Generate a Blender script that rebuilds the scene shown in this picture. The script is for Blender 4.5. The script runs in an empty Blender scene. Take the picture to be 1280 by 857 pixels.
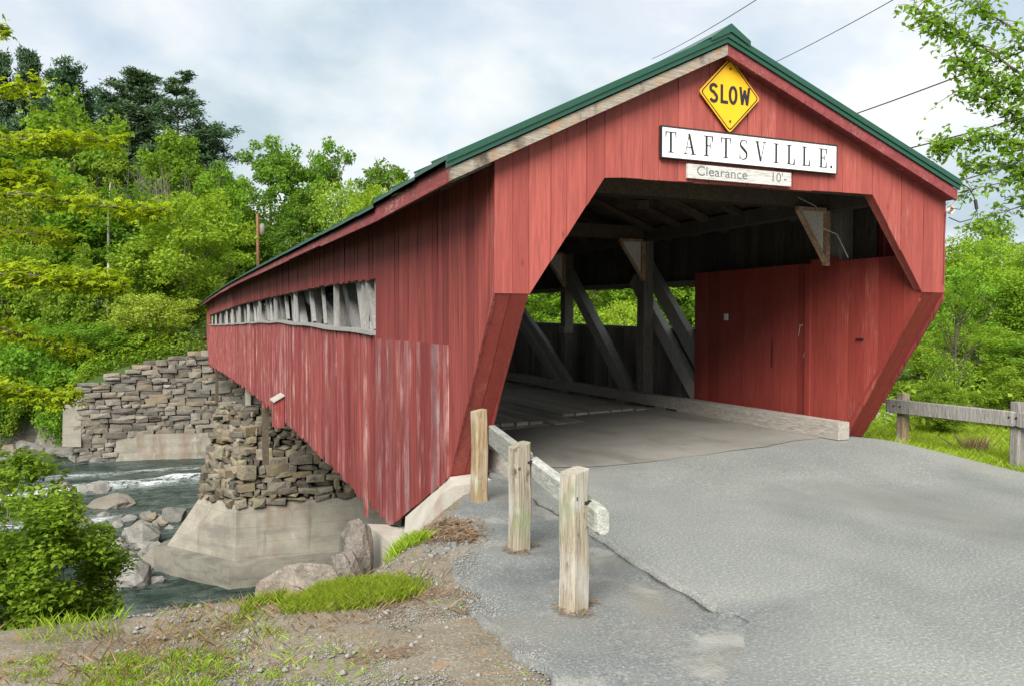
import bpy, math, random
import numpy as np
from mathutils import Vector, Matrix
random.seed(7)
RNG = np.random.default_rng(11)
sc = bpy.context.scene
COL = sc.collection

# ------------------------------------------------------------------ camera
CAM = Vector((-6.036, -7.228, 1.78))
YAW, PITCH = math.radians(23.364), math.radians(1.632)
F0 = Vector((math.sin(YAW), math.cos(YAW), 0)); RT = Vector((math.cos(YAW), -math.sin(YAW), 0))
FW = F0 * math.cos(PITCH) + Vector((0, 0, -math.sin(PITCH))); UP = RT.cross(FW)
cd = bpy.data.cameras.new('camera'); cam = bpy.data.objects.new('camera', cd); COL.objects.link(cam)
cd.sensor_width = 36; cd.lens = 36 * 1000 / 1280; cd.clip_end = 9000; cd.clip_start = 0.05
cam.matrix_world = Matrix((( RT.x, UP.x, -FW.x, CAM.x), (RT.y, UP.y, -FW.y, CAM.y), (RT.z, UP.z, -FW.z, CAM.z), (0, 0, 0, 1)))
sc.camera = cam
def at(px, py, dist):
    """a point in the world seen in that bearing at that distance along the view axis"""
    d = FW + RT * ((px - 640) / 1000) - UP * ((py - 428.5) / 1000)
    return CAM + d * dist

# ------------------------------------------------------------------ light
SUN = Vector((-0.60 * 0.76, -0.80 * 0.76, 0.65)).normalized()
w = bpy.data.worlds.new("World"); sc.world = w; w.use_nodes = True
nt = w.node_tree; nt.nodes.clear()
def N(nt, t, **k):
    n = nt.nodes.new(t)
    for a, b in k.items():
        if a == 'inp':
            for i, v in b.items(): n.inputs[i].default_value = v
        else: setattr(n, a, b)
    return n
def L(nt, a, b): nt.links.new(a, b)
def ramp(nt, fac, stops, interp='LINEAR'):
    r = N(nt, 'ShaderNodeValToRGB'); cr = r.color_ramp; cr.interpolation = interp
    while len(cr.elements) > 1: cr.elements.remove(cr.elements[-1])
    for i, (p, c) in enumerate(stops):
        e = cr.elements[0] if i == 0 else cr.elements.new(p)
        e.position = p; e.color = (c, c, c, 1) if not hasattr(c, '__len__') else (*c[:3], 1)
    if fac is not None: L(nt, fac, r.inputs[0])
    return r
def mth(nt, op, a, b=None, clamp=False):
    m = N(nt, 'ShaderNodeMath', operation=op, use_clamp=clamp)
    for i, v in enumerate((a, b)):
        if v is None: continue
        if isinstance(v, (int, float)): m.inputs[i].default_value = v
        else: L(nt, v, m.inputs[i])
    return m.outputs[0]
def mix(nt, f, a, b, mode='MIX'):
    m = N(nt, 'ShaderNodeMixRGB', blend_type=mode)
    for i, v in enumerate((f, a, b)):
        if isinstance(v, (int, float)): m.inputs[i].default_value = v if i == 0 else (v, v, v, 1)
        elif hasattr(v, '__len__'): m.inputs[i].default_value = (*v[:3], 1)
        else: L(nt, v, m.inputs[i])
    return m.outputs[0]
def noise(nt, vec, scale, detail=4, rough=.55, dist=0.0):
    n = N(nt, 'ShaderNodeTexNoise'); n.inputs['Scale'].default_value = scale
    n.inputs['Detail'].default_value = detail; n.inputs['Roughness'].default_value = rough
    n.inputs['Distortion'].default_value = dist
    if vec is not None: L(nt, vec, n.inputs['Vector'])
    return n.outputs[0]
out = N(nt, 'ShaderNodeOutputWorld'); tc = N(nt, 'ShaderNodeTexCoord')
sky = N(nt, 'ShaderNodeTexSky'); sky.sky_type = 'NISHITA'; sky.sun_disc = False
sky.sun_elevation = math.asin(SUN.z); sky.sun_rotation = math.atan2(SUN.x, SUN.y)
b1 = N(nt, 'ShaderNodeBackground'); b1.inputs[1].default_value = 0.06; L(nt, sky.outputs[0], b1.inputs[0])
sep = N(nt, 'ShaderNodeSeparateXYZ'); L(nt, tc.outputs['Generated'], sep.inputs[0])
zz = mth(nt, 'ADD', mth(nt, 'ABSOLUTE', sep.outputs[2]), 0.42)
cmb = N(nt, 'ShaderNodeCombineXYZ'); L(nt, mth(nt, 'DIVIDE', sep.outputs[0], zz), cmb.inputs[0]); L(nt, mth(nt, 'DIVIDE', sep.outputs[1], zz), cmb.inputs[1])
mp = N(nt, 'ShaderNodeMapping'); L(nt, cmb.outputs[0], mp.inputs[0]); mp.inputs['Location'].default_value = (3.1, 0.7, 0); 
n1 = noise(nt, mp.outputs[0], 1.9, 7, .52, .25)
n2 = noise(nt, mp.outputs[0], 2.3, 7, .5, .15)
n3 = noise(nt, mp.outputs[0], 0.8, 5, .5, .2)
cov = ramp(nt, n1, [(0.37, 0.70), (0.46, 1.0), (1, 1)])
shade = ramp(nt, n2, [(0.36, (0.212, 0.258, 0.286)), (0.46, (0.285, 0.318, 0.338)), (0.55, (0.345, 0.362, 0.368)), (0.66, (0.385, 0.392, 0.392))])
b2 = N(nt, 'ShaderNodeBackground'); b2.inputs[1].default_value = 1.0; L(nt, shade.outputs[0], b2.inputs[0])
ms = N(nt, 'ShaderNodeMixShader'); L(nt, cov.outputs[0], ms.inputs[0]); L(nt, b1.outputs[0], ms.inputs[1]); L(nt, b2.outputs[0], ms.inputs[2])
L(nt, ms.outputs[0], out.inputs[0])
sl = bpy.data.lights.new('sun', 'SUN'); sl.energy = 3.2; sl.angle = math.radians(38); sl.color = (1, .965, .91)
so = bpy.data.objects.new('sun', sl); COL.objects.link(so); so.rotation_mode = 'QUATERNION'; so.rotation_quaternion = SUN.to_track_quat('Z', 'Y')
so.location = (-20, -25, 40)
sc.view_settings.view_transform = 'Standard'; sc.view_settings.look = 'None'; sc.view_settings.gamma = 1; sc.view_settings.exposure = 1.46

# ------------------------------------------------------------------ materials
def newmat(name):
    m = bpy.data.materials.new(name); m.use_nodes = True; nt = m.node_tree; nt.nodes.clear()
    o = N(nt, 'ShaderNodeOutputMaterial'); p = N(nt, 'ShaderNodeBsdfPrincipled'); L(nt, p.outputs[0], o.inputs[0])
    return m, nt, p, o
def pos(nt, sx, sy, sz, jitter=True):
    g = N(nt, 'ShaderNodeNewGeometry'); mp = N(nt, 'ShaderNodeMapping'); mp.inputs['Scale'].default_value = (sx, sy, sz)
    L(nt, g.outputs['Position'], mp.inputs[0])
    if jitter:
        oi = N(nt, 'ShaderNodeObjectInfo'); cb = N(nt, 'ShaderNodeCombineXYZ')
        L(nt, mth(nt, 'MULTIPLY', oi.outputs['Random'], 37.0), cb.inputs[0]); L(nt, mth(nt, 'MULTIPLY', oi.outputs['Random'], 91.0), cb.inputs[2])
        L(nt, cb.outputs[0], mp.inputs['Location'])
    return mp.outputs[0]
def bump(nt, p, h, s, d=.02):
    b = N(nt, 'ShaderNodeBump'); b.inputs['Strength'].default_value = s; b.inputs['Distance'].default_value = d
    L(nt, h, b.inputs['Height']); L(nt, b.outputs[0], p.inputs['Normal'])
def rnd(nt): return N(nt, 'ShaderNodeObjectInfo').outputs['Random']
def wood_paint(name, c1, c2, wear_lo, wear_hi, worn=(.30, .22, .2), rough=.62, sc3=(9, 9, .7), spots=True, dirt=.5):
    m, nt, p, o = newmat(name)
    v = pos(nt, *sc3); g = noise(nt, v, 3.0, 6, .6, .3)
    vf = pos(nt, sc3[0] * 4, sc3[1] * 4, sc3[2] * 2.4); gf = noise(nt, vf, 3.0, 4, .6)
    base = mix(nt, rnd(nt), c1, c2)
    base = mix(nt, mth(nt, 'MULTIPLY', ramp(nt, g, [(.38, 1), (.62, 0)]).outputs[0], dirt), base, (c1[0] * .45, c1[1] * .5, c1[2] * .5))
    nb = noise(nt, pos(nt, 2.2, 2.2, 1.1), 1.3, 4, .6)
    r1 = mth(nt, 'FRACT', mth(nt, 'MULTIPLY', rnd(nt), 13.7))
    wm = mth(nt, 'ADD', mth(nt, 'MULTIPLY', gf, .55), mth(nt, 'MULTIPLY', nb, .5))
    r2 = N(nt, 'ShaderNodeMath', operation='MULTIPLY_ADD'); L(nt, mth(nt, 'POWER', r1, 2.0), r2.inputs[0]); r2.inputs[1].default_value = .13; L(nt, wm, r2.inputs[2])
    wr = ramp(nt, r2.outputs[0], [(wear_lo, 0), (wear_hi, 1)])
    base = mix(nt, wr.outputs[0], base, worn)
    dk = ramp(nt, noise(nt, pos(nt, sc3[0] * 2.2, sc3[1] * 2.2, sc3[2] * .6), 3.0, 3, .5), [(.30, 1), (.40, 0)])
    base = mix(nt, mth(nt, 'MULTIPLY', dk.outputs[0], dirt), base, (c1[0] * .28, c1[1] * .35, c1[2] * .4))
    if spots:
        vo = N(nt, 'ShaderNodeTexVoronoi'); vo.inputs['Scale'].default_value = 2.6; L(nt, pos(nt, 1.6, 1.6, .8), vo.inputs['Vector'])
        base = mix(nt, mth(nt, 'MULTIPLY', ramp(nt, vo.outputs['Distance'], [(.035, 1), (.11, 0)]).outputs[0], .55), base, (c1[0] * .4, c1[1] * .4, c1[2] * .4))
    L(nt, base, p.inputs['Base Color']); p.inputs['Roughness'].default_value = rough; p.inputs['Specular IOR Level'].default_value = .3
    bump(nt, p, mth(nt, 'ADD', gf, mth(nt, 'MULTIPLY', wr.outputs[0], -.4)), .5, .008)
    return m
def wood(name, c1, c2, rough=.8, sc3=(9, 9, .7), bs=.6, patches=None):
    m, nt, p, o = newmat(name)
    g = noise(nt, pos(nt, *sc3), 3.2, 6, .62, .5); gf = noise(nt, pos(nt, *[s * 3.5 for s in sc3]), 3.2, 4, .6)
    base = mix(nt, ramp(nt, g, [(.3, 0), (.7, 1)]).outputs[0], c1, c2)
    base = mix(nt, mth(nt, 'MULTIPLY', ramp(nt, gf, [(.36, 1), (.55, 0)]).outputs[0], .55), base, (c1[0] * .42, c1[1] * .4, c1[2] * .38))
    hs = N(nt, 'ShaderNodeHueSaturation'); L(nt, base, hs.inputs['Color']); L(nt, mth(nt, 'MULTIPLY_ADD', rnd(nt), .5), hs.inputs['Value'])
    hs.inputs['Value'].links[0].from_node.inputs[2].default_value = .75
    base = hs.outputs[0]
    if patches:
        for (c, lo, hi, s) in patches:
            base = mix(nt, ramp(nt, noise(nt, pos(nt, 1.5 * s, 1.5 * s, .8 * s), 2.0, 4, .6), [(lo, 0), (hi, 1)]).outputs[0], base, c)
    L(nt, base, p.inputs['Base Color']); p.inputs['Roughness'].default_value = rough; p.inputs['Specular IOR Level'].default_value = .2
    bump(nt, p, mth(nt, 'ADD', gf, g), bs, .01)
    return m
def speck(name, c1, c2, c3, s1, s2, rough=.9, bs=.4, bd=.01, stains=None, jitter=False, var=0.0):
    m, nt, p, o = newmat(name); v = pos(nt, 1, 1, 1, jitter)
    big = noise(nt, v, s1, 6, .6, .3); fine = noise(nt, v, s2, 3, .7)
    base = mix(nt, ramp(nt, big, [(.32, 0), (.68, 1)]).outputs[0], c1, c2)
    base = mix(nt, ramp(nt, fine, [(.52, 0), (.72, .8)]).outputs[0], base, c3)
    base = mix(nt, ramp(nt, fine, [(.28, .6), (.44, 0)]).outputs[0], base, (c1[0] * .4, c1[1] * .4, c1[2] * .4))
    for (c, s3, lo, hi, a) in (stains or []):
        vv = pos(nt, *s3, jitter); base = mix(nt, mth(nt, 'MULTIPLY', ramp(nt, noise(nt, vv, 1.0, 5, .6, .2), [(lo, 0), (hi, 1)]).outputs[0], a), base, c)
    if var:
        hs = N(nt, 'ShaderNodeHueSaturation'); L(nt, base, hs.inputs['Color'])
        mm = N(nt, 'ShaderNodeMath', operation='MULTIPLY_ADD'); L(nt, rnd(nt), mm.inputs[0]); mm.inputs[1].default_value = var; mm.inputs[2].default_value = 1 - var / 2
        L(nt, mm.outputs[0], hs.inputs['Value'])
        r3 = mth(nt, 'FRACT', mth(nt, 'MULTIPLY', rnd(nt), 7.3))
        base = mix(nt, mth(nt, 'MULTIPLY', ramp(nt, r3, [(.6, 0), (1, 1)]).outputs[0], .5), hs.outputs[0], (c2[0] * 1.15, c2[1] * .9, c2[2] * .62))
    L(nt, base, p.inputs['Base Color']); p.inputs['Roughness'].default_value = rough; p.inputs['Specular IOR Level'].default_value = .25
    bump(nt, p, mth(nt, 'ADD', fine, big), bs, bd)
    return m
def plain(name, c, rough=.5, metal=0.0, vary=.12, bs=0):
    m, nt, p, o = newmat(name); v = pos(nt, 1, 1, 1); n = noise(nt, v, 6, 5, .6)
    base = mix(nt, ramp(nt, n, [(.3, 0), (.7, 1)]).outputs[0], [x * (1 - vary) for x in c], [min(1, x * (1 + vary)) for x in c])
    L(nt, base, p.inputs['Base Color']); p.inputs['Roughness'].default_value = rough; p.inputs['Metallic'].default_value = metal
    if bs: bump(nt, p, n, bs, .01)
    return m
def leafmat(name, dark, light, trans=.35, hue=.0):
    m, nt, p, o = newmat(name)
    a = N(nt, 'ShaderNodeAttribute', attribute_name='tone'); base = mix(nt, a.outputs['Fac'], dark, light)
    hs = N(nt, 'ShaderNodeHueSaturation'); L(nt, base, hs.inputs['Color'])
    mm = N(nt, 'ShaderNodeMath', operation='MULTIPLY_ADD'); L(nt, rnd(nt), mm.inputs[0]); mm.inputs[1].default_value = .36; mm.inputs[2].default_value = .82; L(nt, mm.outputs[0], hs.inputs['Value'])
    m2 = N(nt, 'ShaderNodeMath', operation='MULTIPLY_ADD'); L(nt, mth(nt, 'FRACT', mth(nt, 'MULTIPLY', rnd(nt), 9.7)), m2.inputs[0]); m2.inputs[1].default_value = .03; m2.inputs[2].default_value = .485; L(nt, m2.outputs[0], hs.inputs['Hue'])
    L(nt, hs.outputs[0], p.inputs['Base Color']); p.inputs['Roughness'].default_value = .65; p.inputs['Specular IOR Level'].default_value = .07
    t = N(nt, 'ShaderNodeBsdfTranslucent'); L(nt, mix(nt, 1.0, hs.outputs[0], (1.5, 1.5, .5), 'MULTIPLY'), t.inputs[0])
    x = N(nt, 'ShaderNodeMixShader'); x.inputs[0].default_value = trans
    L(nt, p.outputs[0], x.inputs[1]); L(nt, t.outputs[0], x.inputs[2]); L(nt, x.outputs[0], o.inputs[0])
    return m
M = {}
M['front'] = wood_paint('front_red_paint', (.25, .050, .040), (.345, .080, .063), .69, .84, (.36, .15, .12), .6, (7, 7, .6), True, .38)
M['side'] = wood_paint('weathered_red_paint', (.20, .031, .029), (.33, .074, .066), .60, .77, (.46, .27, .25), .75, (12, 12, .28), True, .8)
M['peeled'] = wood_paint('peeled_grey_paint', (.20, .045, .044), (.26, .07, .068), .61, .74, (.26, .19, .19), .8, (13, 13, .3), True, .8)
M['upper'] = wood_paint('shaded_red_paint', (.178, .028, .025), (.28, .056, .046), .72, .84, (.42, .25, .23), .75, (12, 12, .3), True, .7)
M['panel'] = wood_paint('inside_red_paint', (.195, .031, .024), (.275, .050, .038), .66, .84, (.33, .14, .11), .5, (7, 7, .6), False, .25)
M['fascia'] = wood_paint('fascia_red_paint', (.20, .040, .040), (.23, .05, .05), .62, .75, (.3, .16, .14), .7, (5, .8, 6), True, .5)
M['greywood'] = wood('grey_weathered_wood', (.20, .19, .175), (.34, .325, .30), .85, (9, 9, .8))
M['oldpost'] = wood('grey_tan_post_wood', (.21, .175, .125), (.36, .32, .25), .85, (15, 15, .5), .9, [((.17, .215, .11), .54, .68, 1.6), ((.38, .365, .33), .50, .66, 1.1), ((.06, .05, .04), .62, .72, 2.4), ((.30, .19, .10), .58, .72, 1.9)])
M['railwood'] = wood('pale_rail_wood', (.22, .225, .205), (.36, .36, .33), .8, (6, .9, 9), .5, [((.19, .21, .14), .55, .75, 2)])
M['postwood'] = wood('tan_post_wood', (.20, .135, .075), (.38, .29, .18), .82, (14, 14, .5), .8, [((.17, .21, .10), .56, .70, 1.8), ((.38, .35, .29), .52, .70, 1.3), ((.07, .05, .03), .62, .74, 2.6)])
M['bargewood'] = wood('bare_barge_wood', (.22, .185, .145), (.40, .36, .30), .8, (.7, 6, 14), .7, [((.08, .065, .05), .55, .70, 1.2), ((.34, .19, .09), .54, .68, 2.0)])
M['slatwood'] = wood('pale_slat_wood', (.27, .265, .25), (.42, .41, .39), .8, (10, 10, .8), .5)
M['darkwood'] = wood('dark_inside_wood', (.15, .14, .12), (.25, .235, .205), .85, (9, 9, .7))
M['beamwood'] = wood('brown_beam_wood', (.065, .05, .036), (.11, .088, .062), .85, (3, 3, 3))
M['upperwood'] = wood('shaded_inside_wood', (.055, .05, .042), (.10, .093, .08), .85, (9, 9, .7))  # same inside wood, darkened: the dimness up high is put into its colour
M['deckwood'] = wood('worn_deck_wood', (.32, .30, .25), (.50, .47, .405), .8, (12, .6, 9), .5)
M['curbwood'] = wood('pale_curb_timber', (.33, .30, .26), (.46, .43, .38), .8, (7, .8, 8), .6)
M['roof'] = plain('green_metal', (.011, .055, .034), .38, 0, .15)
M['rakegreen'] = plain('green_trim', (.010, .058, .034), .4, 0, .1)
M['concrete'] = speck('pale_concrete', (.16, .148, .118), (.245, .228, .185), (.29, .27, .23), 1.1, 40, .9, .25, .006,
                      [((.14, .085, .055), (.62, .5, .10), .54, .68, .7), ((.10, .097, .085), (.4, .4, 2.2), .52, .7, .6), ((.36, .345, .31), (.9, .9, .5), .60, .72, .6), ((.08, .075, .06), (2.2, 2.2, .25), .58, .7, .5)])
def form_lines(m, step, wl=None):
    nt = m.node_tree; p = [n for n in nt.nodes if n.type == 'BSDF_PRINCIPLED'][0]; src = p.inputs['Base Color'].links[0].from_socket
    g = N(nt, 'ShaderNodeNewGeometry'); sx = N(nt, 'ShaderNodeSeparateXYZ'); L(nt, g.outputs['Position'], sx.inputs[0])
    wob = noise(nt, g.outputs['Position'], 1.4, 3); zz_ = mth(nt, 'ADD', sx.outputs[2], mth(nt, 'MULTIPLY', wob, .06))
    f = mth(nt, 'FRACT', mth(nt, 'DIVIDE', zz_, step)); ln_ = ramp(nt, f, [(0, 1), (.05, 0), (.97, 0), (1, .6)])
    c = mix(nt, mth(nt, 'MULTIPLY', ln_.outputs[0], .35), src, (.07, .06, .045))
    L(nt, c, p.inputs['Base Color'])
form_lines(M['concrete'], .58)
M['plinth'] = speck('damp_shaded_concrete', (.115, .107, .086), (.18, .169, .138), (.23, .218, .185), 1.4, 40, .85, .25, .006, [((.05, .055, .045), (.8, .8, 3), .5, .7, .6)])  # water-stained, and darker so tone replaces missing shading between plinth and batter
M['wing'] = speck('wing_concrete', (.33, .30, .25), (.43, .40, .35), (.46, .44, .40), 2.5, 60, .9, .4, .006, [((.25, .12, .09), (1.5, 1.5, 1.5), .60, .72, .5)])
M['stone'] = speck('wall_stone', (.095, .088, .074), (.175, .158, .13), (.24, .22, .185), 2.0, 14, .9, .6, .03, [((.10, .10, .085), (1.2, 1.2, 1.2), .55, .7, .5)], True, .75)
M['pierstone'] = speck('pier_stone', (.078, .072, .058), (.15, .13, .096), (.22, .19, .145), 2.4, 16, .9, .7, .03, [((.27, .25, .11), (1.6, 1.6, 1.6), .55, .7, .55), ((.06, .055, .05), (1.1, 1.1, 1.1), .56, .7, .6)], True, .8)
M['boulder'] = speck('rough_boulder', (.11, .095, .082), (.20, .175, .15), (.26, .24, .21), 4, 26, .9, .9, .03, [((.20, .15, .125), (2, 2, 2), .55, .68, .4), ((.05, .055, .04), (3, 3, 3), .56, .7, .7)], True, .3)
M['core'] = speck('dark_fill', (.04, .037, .031), (.07, .063, .053), (.085, .078, .067), 5, 30)
M['rock'] = speck('river_rock', (.105, .10, .09), (.185, .178, .16), (.25, .24, .215), 1.3, 18, .88, .7, .03, [((.15, .15, .14), (.8, .8, 2), .55, .7, .6)], True, .45)
M['asphalt'] = speck('road_asphalt', (.138, .147, .138), (.205, .212, .195), (.37, .375, .35), .5, 48, .92, 1, .008, [((.088, .096, .092), (.35, .22, 1), .50, .68, .7), ((.190, .187, .160), (.5, .3, 1), .54, .72, .6), ((.07, .074, .07), (3, 3, 1), .66, .74, .5)])
_nt = M['asphalt'].node_tree; _p = [n for n in _nt.nodes if n.type == 'BSDF_PRINCIPLED'][0]; _s = _p.inputs['Base Color'].links[0].from_socket
_v = pos(_nt, 1, 1, 1, False); _f = noise(_nt, _v, 55, 3, .7); _b = noise(_nt, _v, 1.6, 6, .6, .3)
_c = mix(_nt, ramp(_nt, _b, [(.32, 0), (.68, 1)]).outputs[0], (.112, .120, .117), (.158, .164, .156)); _c = mix(_nt, ramp(_nt, _f, [(.52, 0), (.72, .8)]).outputs[0], _c, (.30, .30, .285)); _c = mix(_nt, ramp(_nt, _f, [(.28, .6), (.44, 0)]).outputs[0], _c, (.045, .048, .047))
L(_nt, mix(_nt, N(_nt, 'ShaderNodeAttribute', attribute_name='tone').outputs['Fac'], _s, _c), _p.inputs['Base Color'])
M['oldasphalt'] = speck('old_asphalt', (.112, .120, .117), (.158, .164, .156), (.30, .30, .285), 1.6, 55, .93, 1, .010, [((.27, .265, .24), (1.7, 1.7, 1), .56, .66, .75), ((.068, .075, .078), (1.1, 1.1, 1), .53, .70, .7), ((.17, .15, .12), (.8, .8, 1), .55, .7, .5)])
M['apron'] = speck('gritty_apron', (.15, .142, .122), (.215, .204, .18), (.27, .258, .232), 1.0, 80, .93, .6, .005, [((.085, .08, .07), (1.2, .4, 1), .52, .68, .7)])
M['yellow'] = plain('sign_yellow', (.72, .37, .004), .45, 0, .05)
M['black'] = plain('black_paint', (.012, .012, .013), .5, 0, .1)
M['white'] = plain('sign_white', (.66, .68, .66), .5, 0, .05)
M['oldwhite'] = wood('worn_sign_board', (.32, .31, .29), (.47, .46, .435), .75, (.9, 8, 9), .4)
M['fadedgrey'] = plain('faded_lettering', (.13, .14, .135), .8, 0, .4)
M['rust'] = speck('rusty_steel', (.30, .15, .08), (.46, .33, .23), (.56, .48, .38), 5, 30, .85, .5, .004)
M['plate'] = speck('pale_steel_plate', (.58, .56, .50), (.70, .68, .62), (.36, .30, .23), 6, 25, .7, .3, .003)
M['wire'] = plain('black_cable', (.01, .01, .01), .6)
M['ceramic'] = plain('pale_insulator', (.55, .5, .42), .4)
M['bark'] = speck('grey_bark', (.07, .055, .04), (.13, .11, .085), (.16, .14, .11), 3, 18, .95, 1, .03)
M['birch'] = speck('pale_bark', (.42, .40, .35), (.52, .5, .45), (.3, .28, .24), 2, 10, .9, .5, .02)
M['twig'] = plain('grey_twig', (.17, .145, .125), .9)
M['polewood'] = plain('red_brown_pole', (.22, .095, .05), .85, 0, .2)
M['leaf_mid'] = leafmat('mid_green_leaf', (.095, .180, .017), (.205, .335, .042), .46)
M['leaf_deep'] = leafmat('deep_green_leaf', (.068, .140, .018), (.158, .265, .040), .44)
M['leaf_bright'] = leafmat('bright_spring_leaf', (.120, .215, .016), (.262, .385, .044), .43)
M['leaf_yellow'] = leafmat('yellow_green_leaf', (.17, .26, .006), (.42, .51, .035), .45)
M['leaf_pale'] = leafmat('pale_olive_leaf', (.135, .205, .024), (.25, .34, .055), .42, .35)
M['needle'] = leafmat('pine_needle', (.036, .078, .036), (.10, .17, .085), .15)
M['grass'] = leafmat('grass_blade', (.13, .20, .014), (.31, .42, .05), .4)
M['drygrass'] = leafmat('dry_needle', (.12, .075, .045), (.29, .20, .125), .2)
M['pebble'] = speck('pebble', (.13, .125, .115), (.24, .23, .21), (.36, .35, .325), 8, 60, .9, .4, .004)

# ------------------------------------------------------------------ mesh helpers
def link(o): COL.objects.link(o); return o
def mesh_np(name, V, Fc, mat, tone=None, smooth=False):
    V = np.asarray(V, dtype=np.float32); Fc = np.asarray(Fc, dtype=np.int32)
    me = bpy.data.meshes.new(name); nf, k = Fc.shape
    me.vertices.add(len(V)); me.vertices.foreach_set('co', V.ravel())
    me.loops.add(nf * k); me.loops.foreach_set('vertex_index', Fc.ravel())
    me.polygons.add(nf); me.polygons.foreach_set('loop_start', np.arange(0, nf * k, k, dtype=np.int32))
    me.polygons.foreach_set('loop_total', np.full(nf, k, dtype=np.int32))
    if smooth: me.polygons.foreach_set('use_smooth', np.ones(nf, dtype=bool))
    if tone is not None:
        a = me.attributes.new('tone', 'FLOAT', 'POINT'); a.data.foreach_set('value', np.asarray(tone, dtype=np.float32))
    me.materials.append(mat); me.update(calc_edges=True); return me
def mesh_py(name, V, Fc, mat, smooth=False):
    me = bpy.data.meshes.new(name); me.from_pydata([tuple(v) for v in V], [], Fc); me.materials.append(mat)
    if smooth:
        for p in me.polygons: p.use_smooth = True
    me.update(); return me
def tag(o, label=None, cat=None, group=None, kind=None):
    if label: o['label'] = label
    if cat: o['category'] = cat
    if group: o['group'] = group
    if kind: o['kind'] = kind
    return o
def adopt(o, root):
    if root is not None:
        o.parent = root
        r = root
        M0 = Matrix.Translation(-Vector(root.location)) if root.parent is None else (root.matrix_parent_inverse @ root.matrix_basis).inverted()
        if root.parent is not None: M0 = Matrix.Identity(4)
        o.matrix_parent_inverse = M0
    return o
def ob(name, me, root=None): return adopt(link(bpy.data.objects.new(name, me)), root)
def thing(name, label, cat, loc=(0, 0, 0), group=None):
    o = link(bpy.data.objects.new(name, None)); o.location = loc; o.empty_display_size = .2
    return tag(o, label, cat, group)
CUBE_V = [(x, y, z) for x in (-.5, .5) for y in (-.5, .5) for z in (-.5, .5)]
CUBE_F = [(0, 1, 3, 2), (4, 6, 7, 5), (0, 4, 5, 1), (2, 3, 7, 6), (0, 2, 6, 4), (1, 5, 7, 3)]
_cube = {}
def box(name, root, c, s, mat, rot=(0, 0, 0)):
    if mat.name not in _cube: _cube[mat.name] = mesh_py('box_' + mat.name, CUBE_V, CUBE_F, mat)
    o = ob(name, _cube[mat.name], root); o.location = c; o.scale = s; o.rotation_euler = rot; return o
def boxes_mesh(name, lst, mat):
    V = []; Fc = []
    for (c, s) in lst:
        b = len(V); V += [(c[0] + v[0] * s[0], c[1] + v[1] * s[1], c[2] + v[2] * s[2]) for v in CUBE_V]
        Fc += [tuple(b + i for i in f) for f in CUBE_F]
    return mesh_py(name, V, Fc, mat)
def slab(name, root, pts, off, mat):
    """flat polygon pushed along off"""
    n = len(pts); off = Vector(off); a = [Vector(p) for p in pts]; V = a + [p + off for p in a]
    Fc = [tuple(range(n - 1, -1, -1)), tuple(range(n, 2 * n))] + [(i, (i + 1) % n, n + (i + 1) % n, n + i) for i in range(n)]
    return ob(name, mesh_py(name, V, Fc, mat), root)
def beam(name, root, p0, p1, wid, thick, mat, ref=(0, 0, 1)):
    p0, p1 = Vector(p0), Vector(p1); d = p1 - p0; ln = d.length; z = d.normalized(); x = Vector(ref).cross(z)
    if x.length < 1e-4: x = Vector((1, 0, 0)).cross(z)
    x.normalize(); y = z.cross(x)
    o = box(name, root, (0, 0, 0), (wid, thick, ln), mat); m = Matrix((x, y, z)).transposed()
    o.location = (p0 + p1) / 2; o.rotation_euler = m.to_euler(); return o
def tube(pts, rad, sides=6):
    pts = [Vector(p) for p in pts]; V = []; Fc = []; n = len(pts)
    for i, p in enumerate(pts):
        t = (pts[min(i + 1, n - 1)] - pts[max(i - 1, 0)]); t.normalize() if t.length > 0 else None
        a = t.cross(Vector((.31, .17, .93)) if abs(t.z) < .9 else Vector((1, 0, 0))); a.normalize(); b = t.cross(a)
        r = rad[i] if hasattr(rad, '__len__') else rad
        for k in range(sides):
            an = 2 * math.pi * k / sides; V.append(p + a * (r * math.cos(an)) + b * (r * math.sin(an)))
    for i in range(n - 1):
        for k in range(sides):
            k2 = (k + 1) % sides; Fc.append((i * sides + k, i * sides + k2, (i + 1) * sides + k2, (i + 1) * sides + k))
    return V, Fc
def tubes_mesh(name, lst, mat, sides=6, smooth=True):
    V = []; Fc = []
    for pts, rad in lst:
        v, f = tube(pts, rad, sides); b = len(V); V += v; Fc += [tuple(b + i for i in q) for q in f]
    return mesh_np(name, [tuple(v) for v in V], Fc, mat, smooth=smooth)
def S(t): t = np.clip(t, 0, 1); return t * t * (3 - 2 * t)
def vnoise(x, y, s, seed=0):
    x = np.asarray(x, float) * s; y = np.asarray(y, float) * s
    xi = np.floor(x).astype(int); yi = np.floor(y).astype(int); fx = x - xi; fy = y - yi; fx = fx * fx * (3 - 2 * fx); fy = fy * fy * (3 - 2 * fy)
    def h(a, b):
        v = np.sin(a * 127.1 + b * 311.7 + seed * 74.7) * 43758.5453; return v - np.floor(v)
    return (h(xi, yi) * (1 - fx) + h(xi + 1, yi) * fx) * (1 - fy) + (h(xi, yi + 1) * (1 - fx) + h(xi + 1, yi + 1) * fx) * fy

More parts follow.
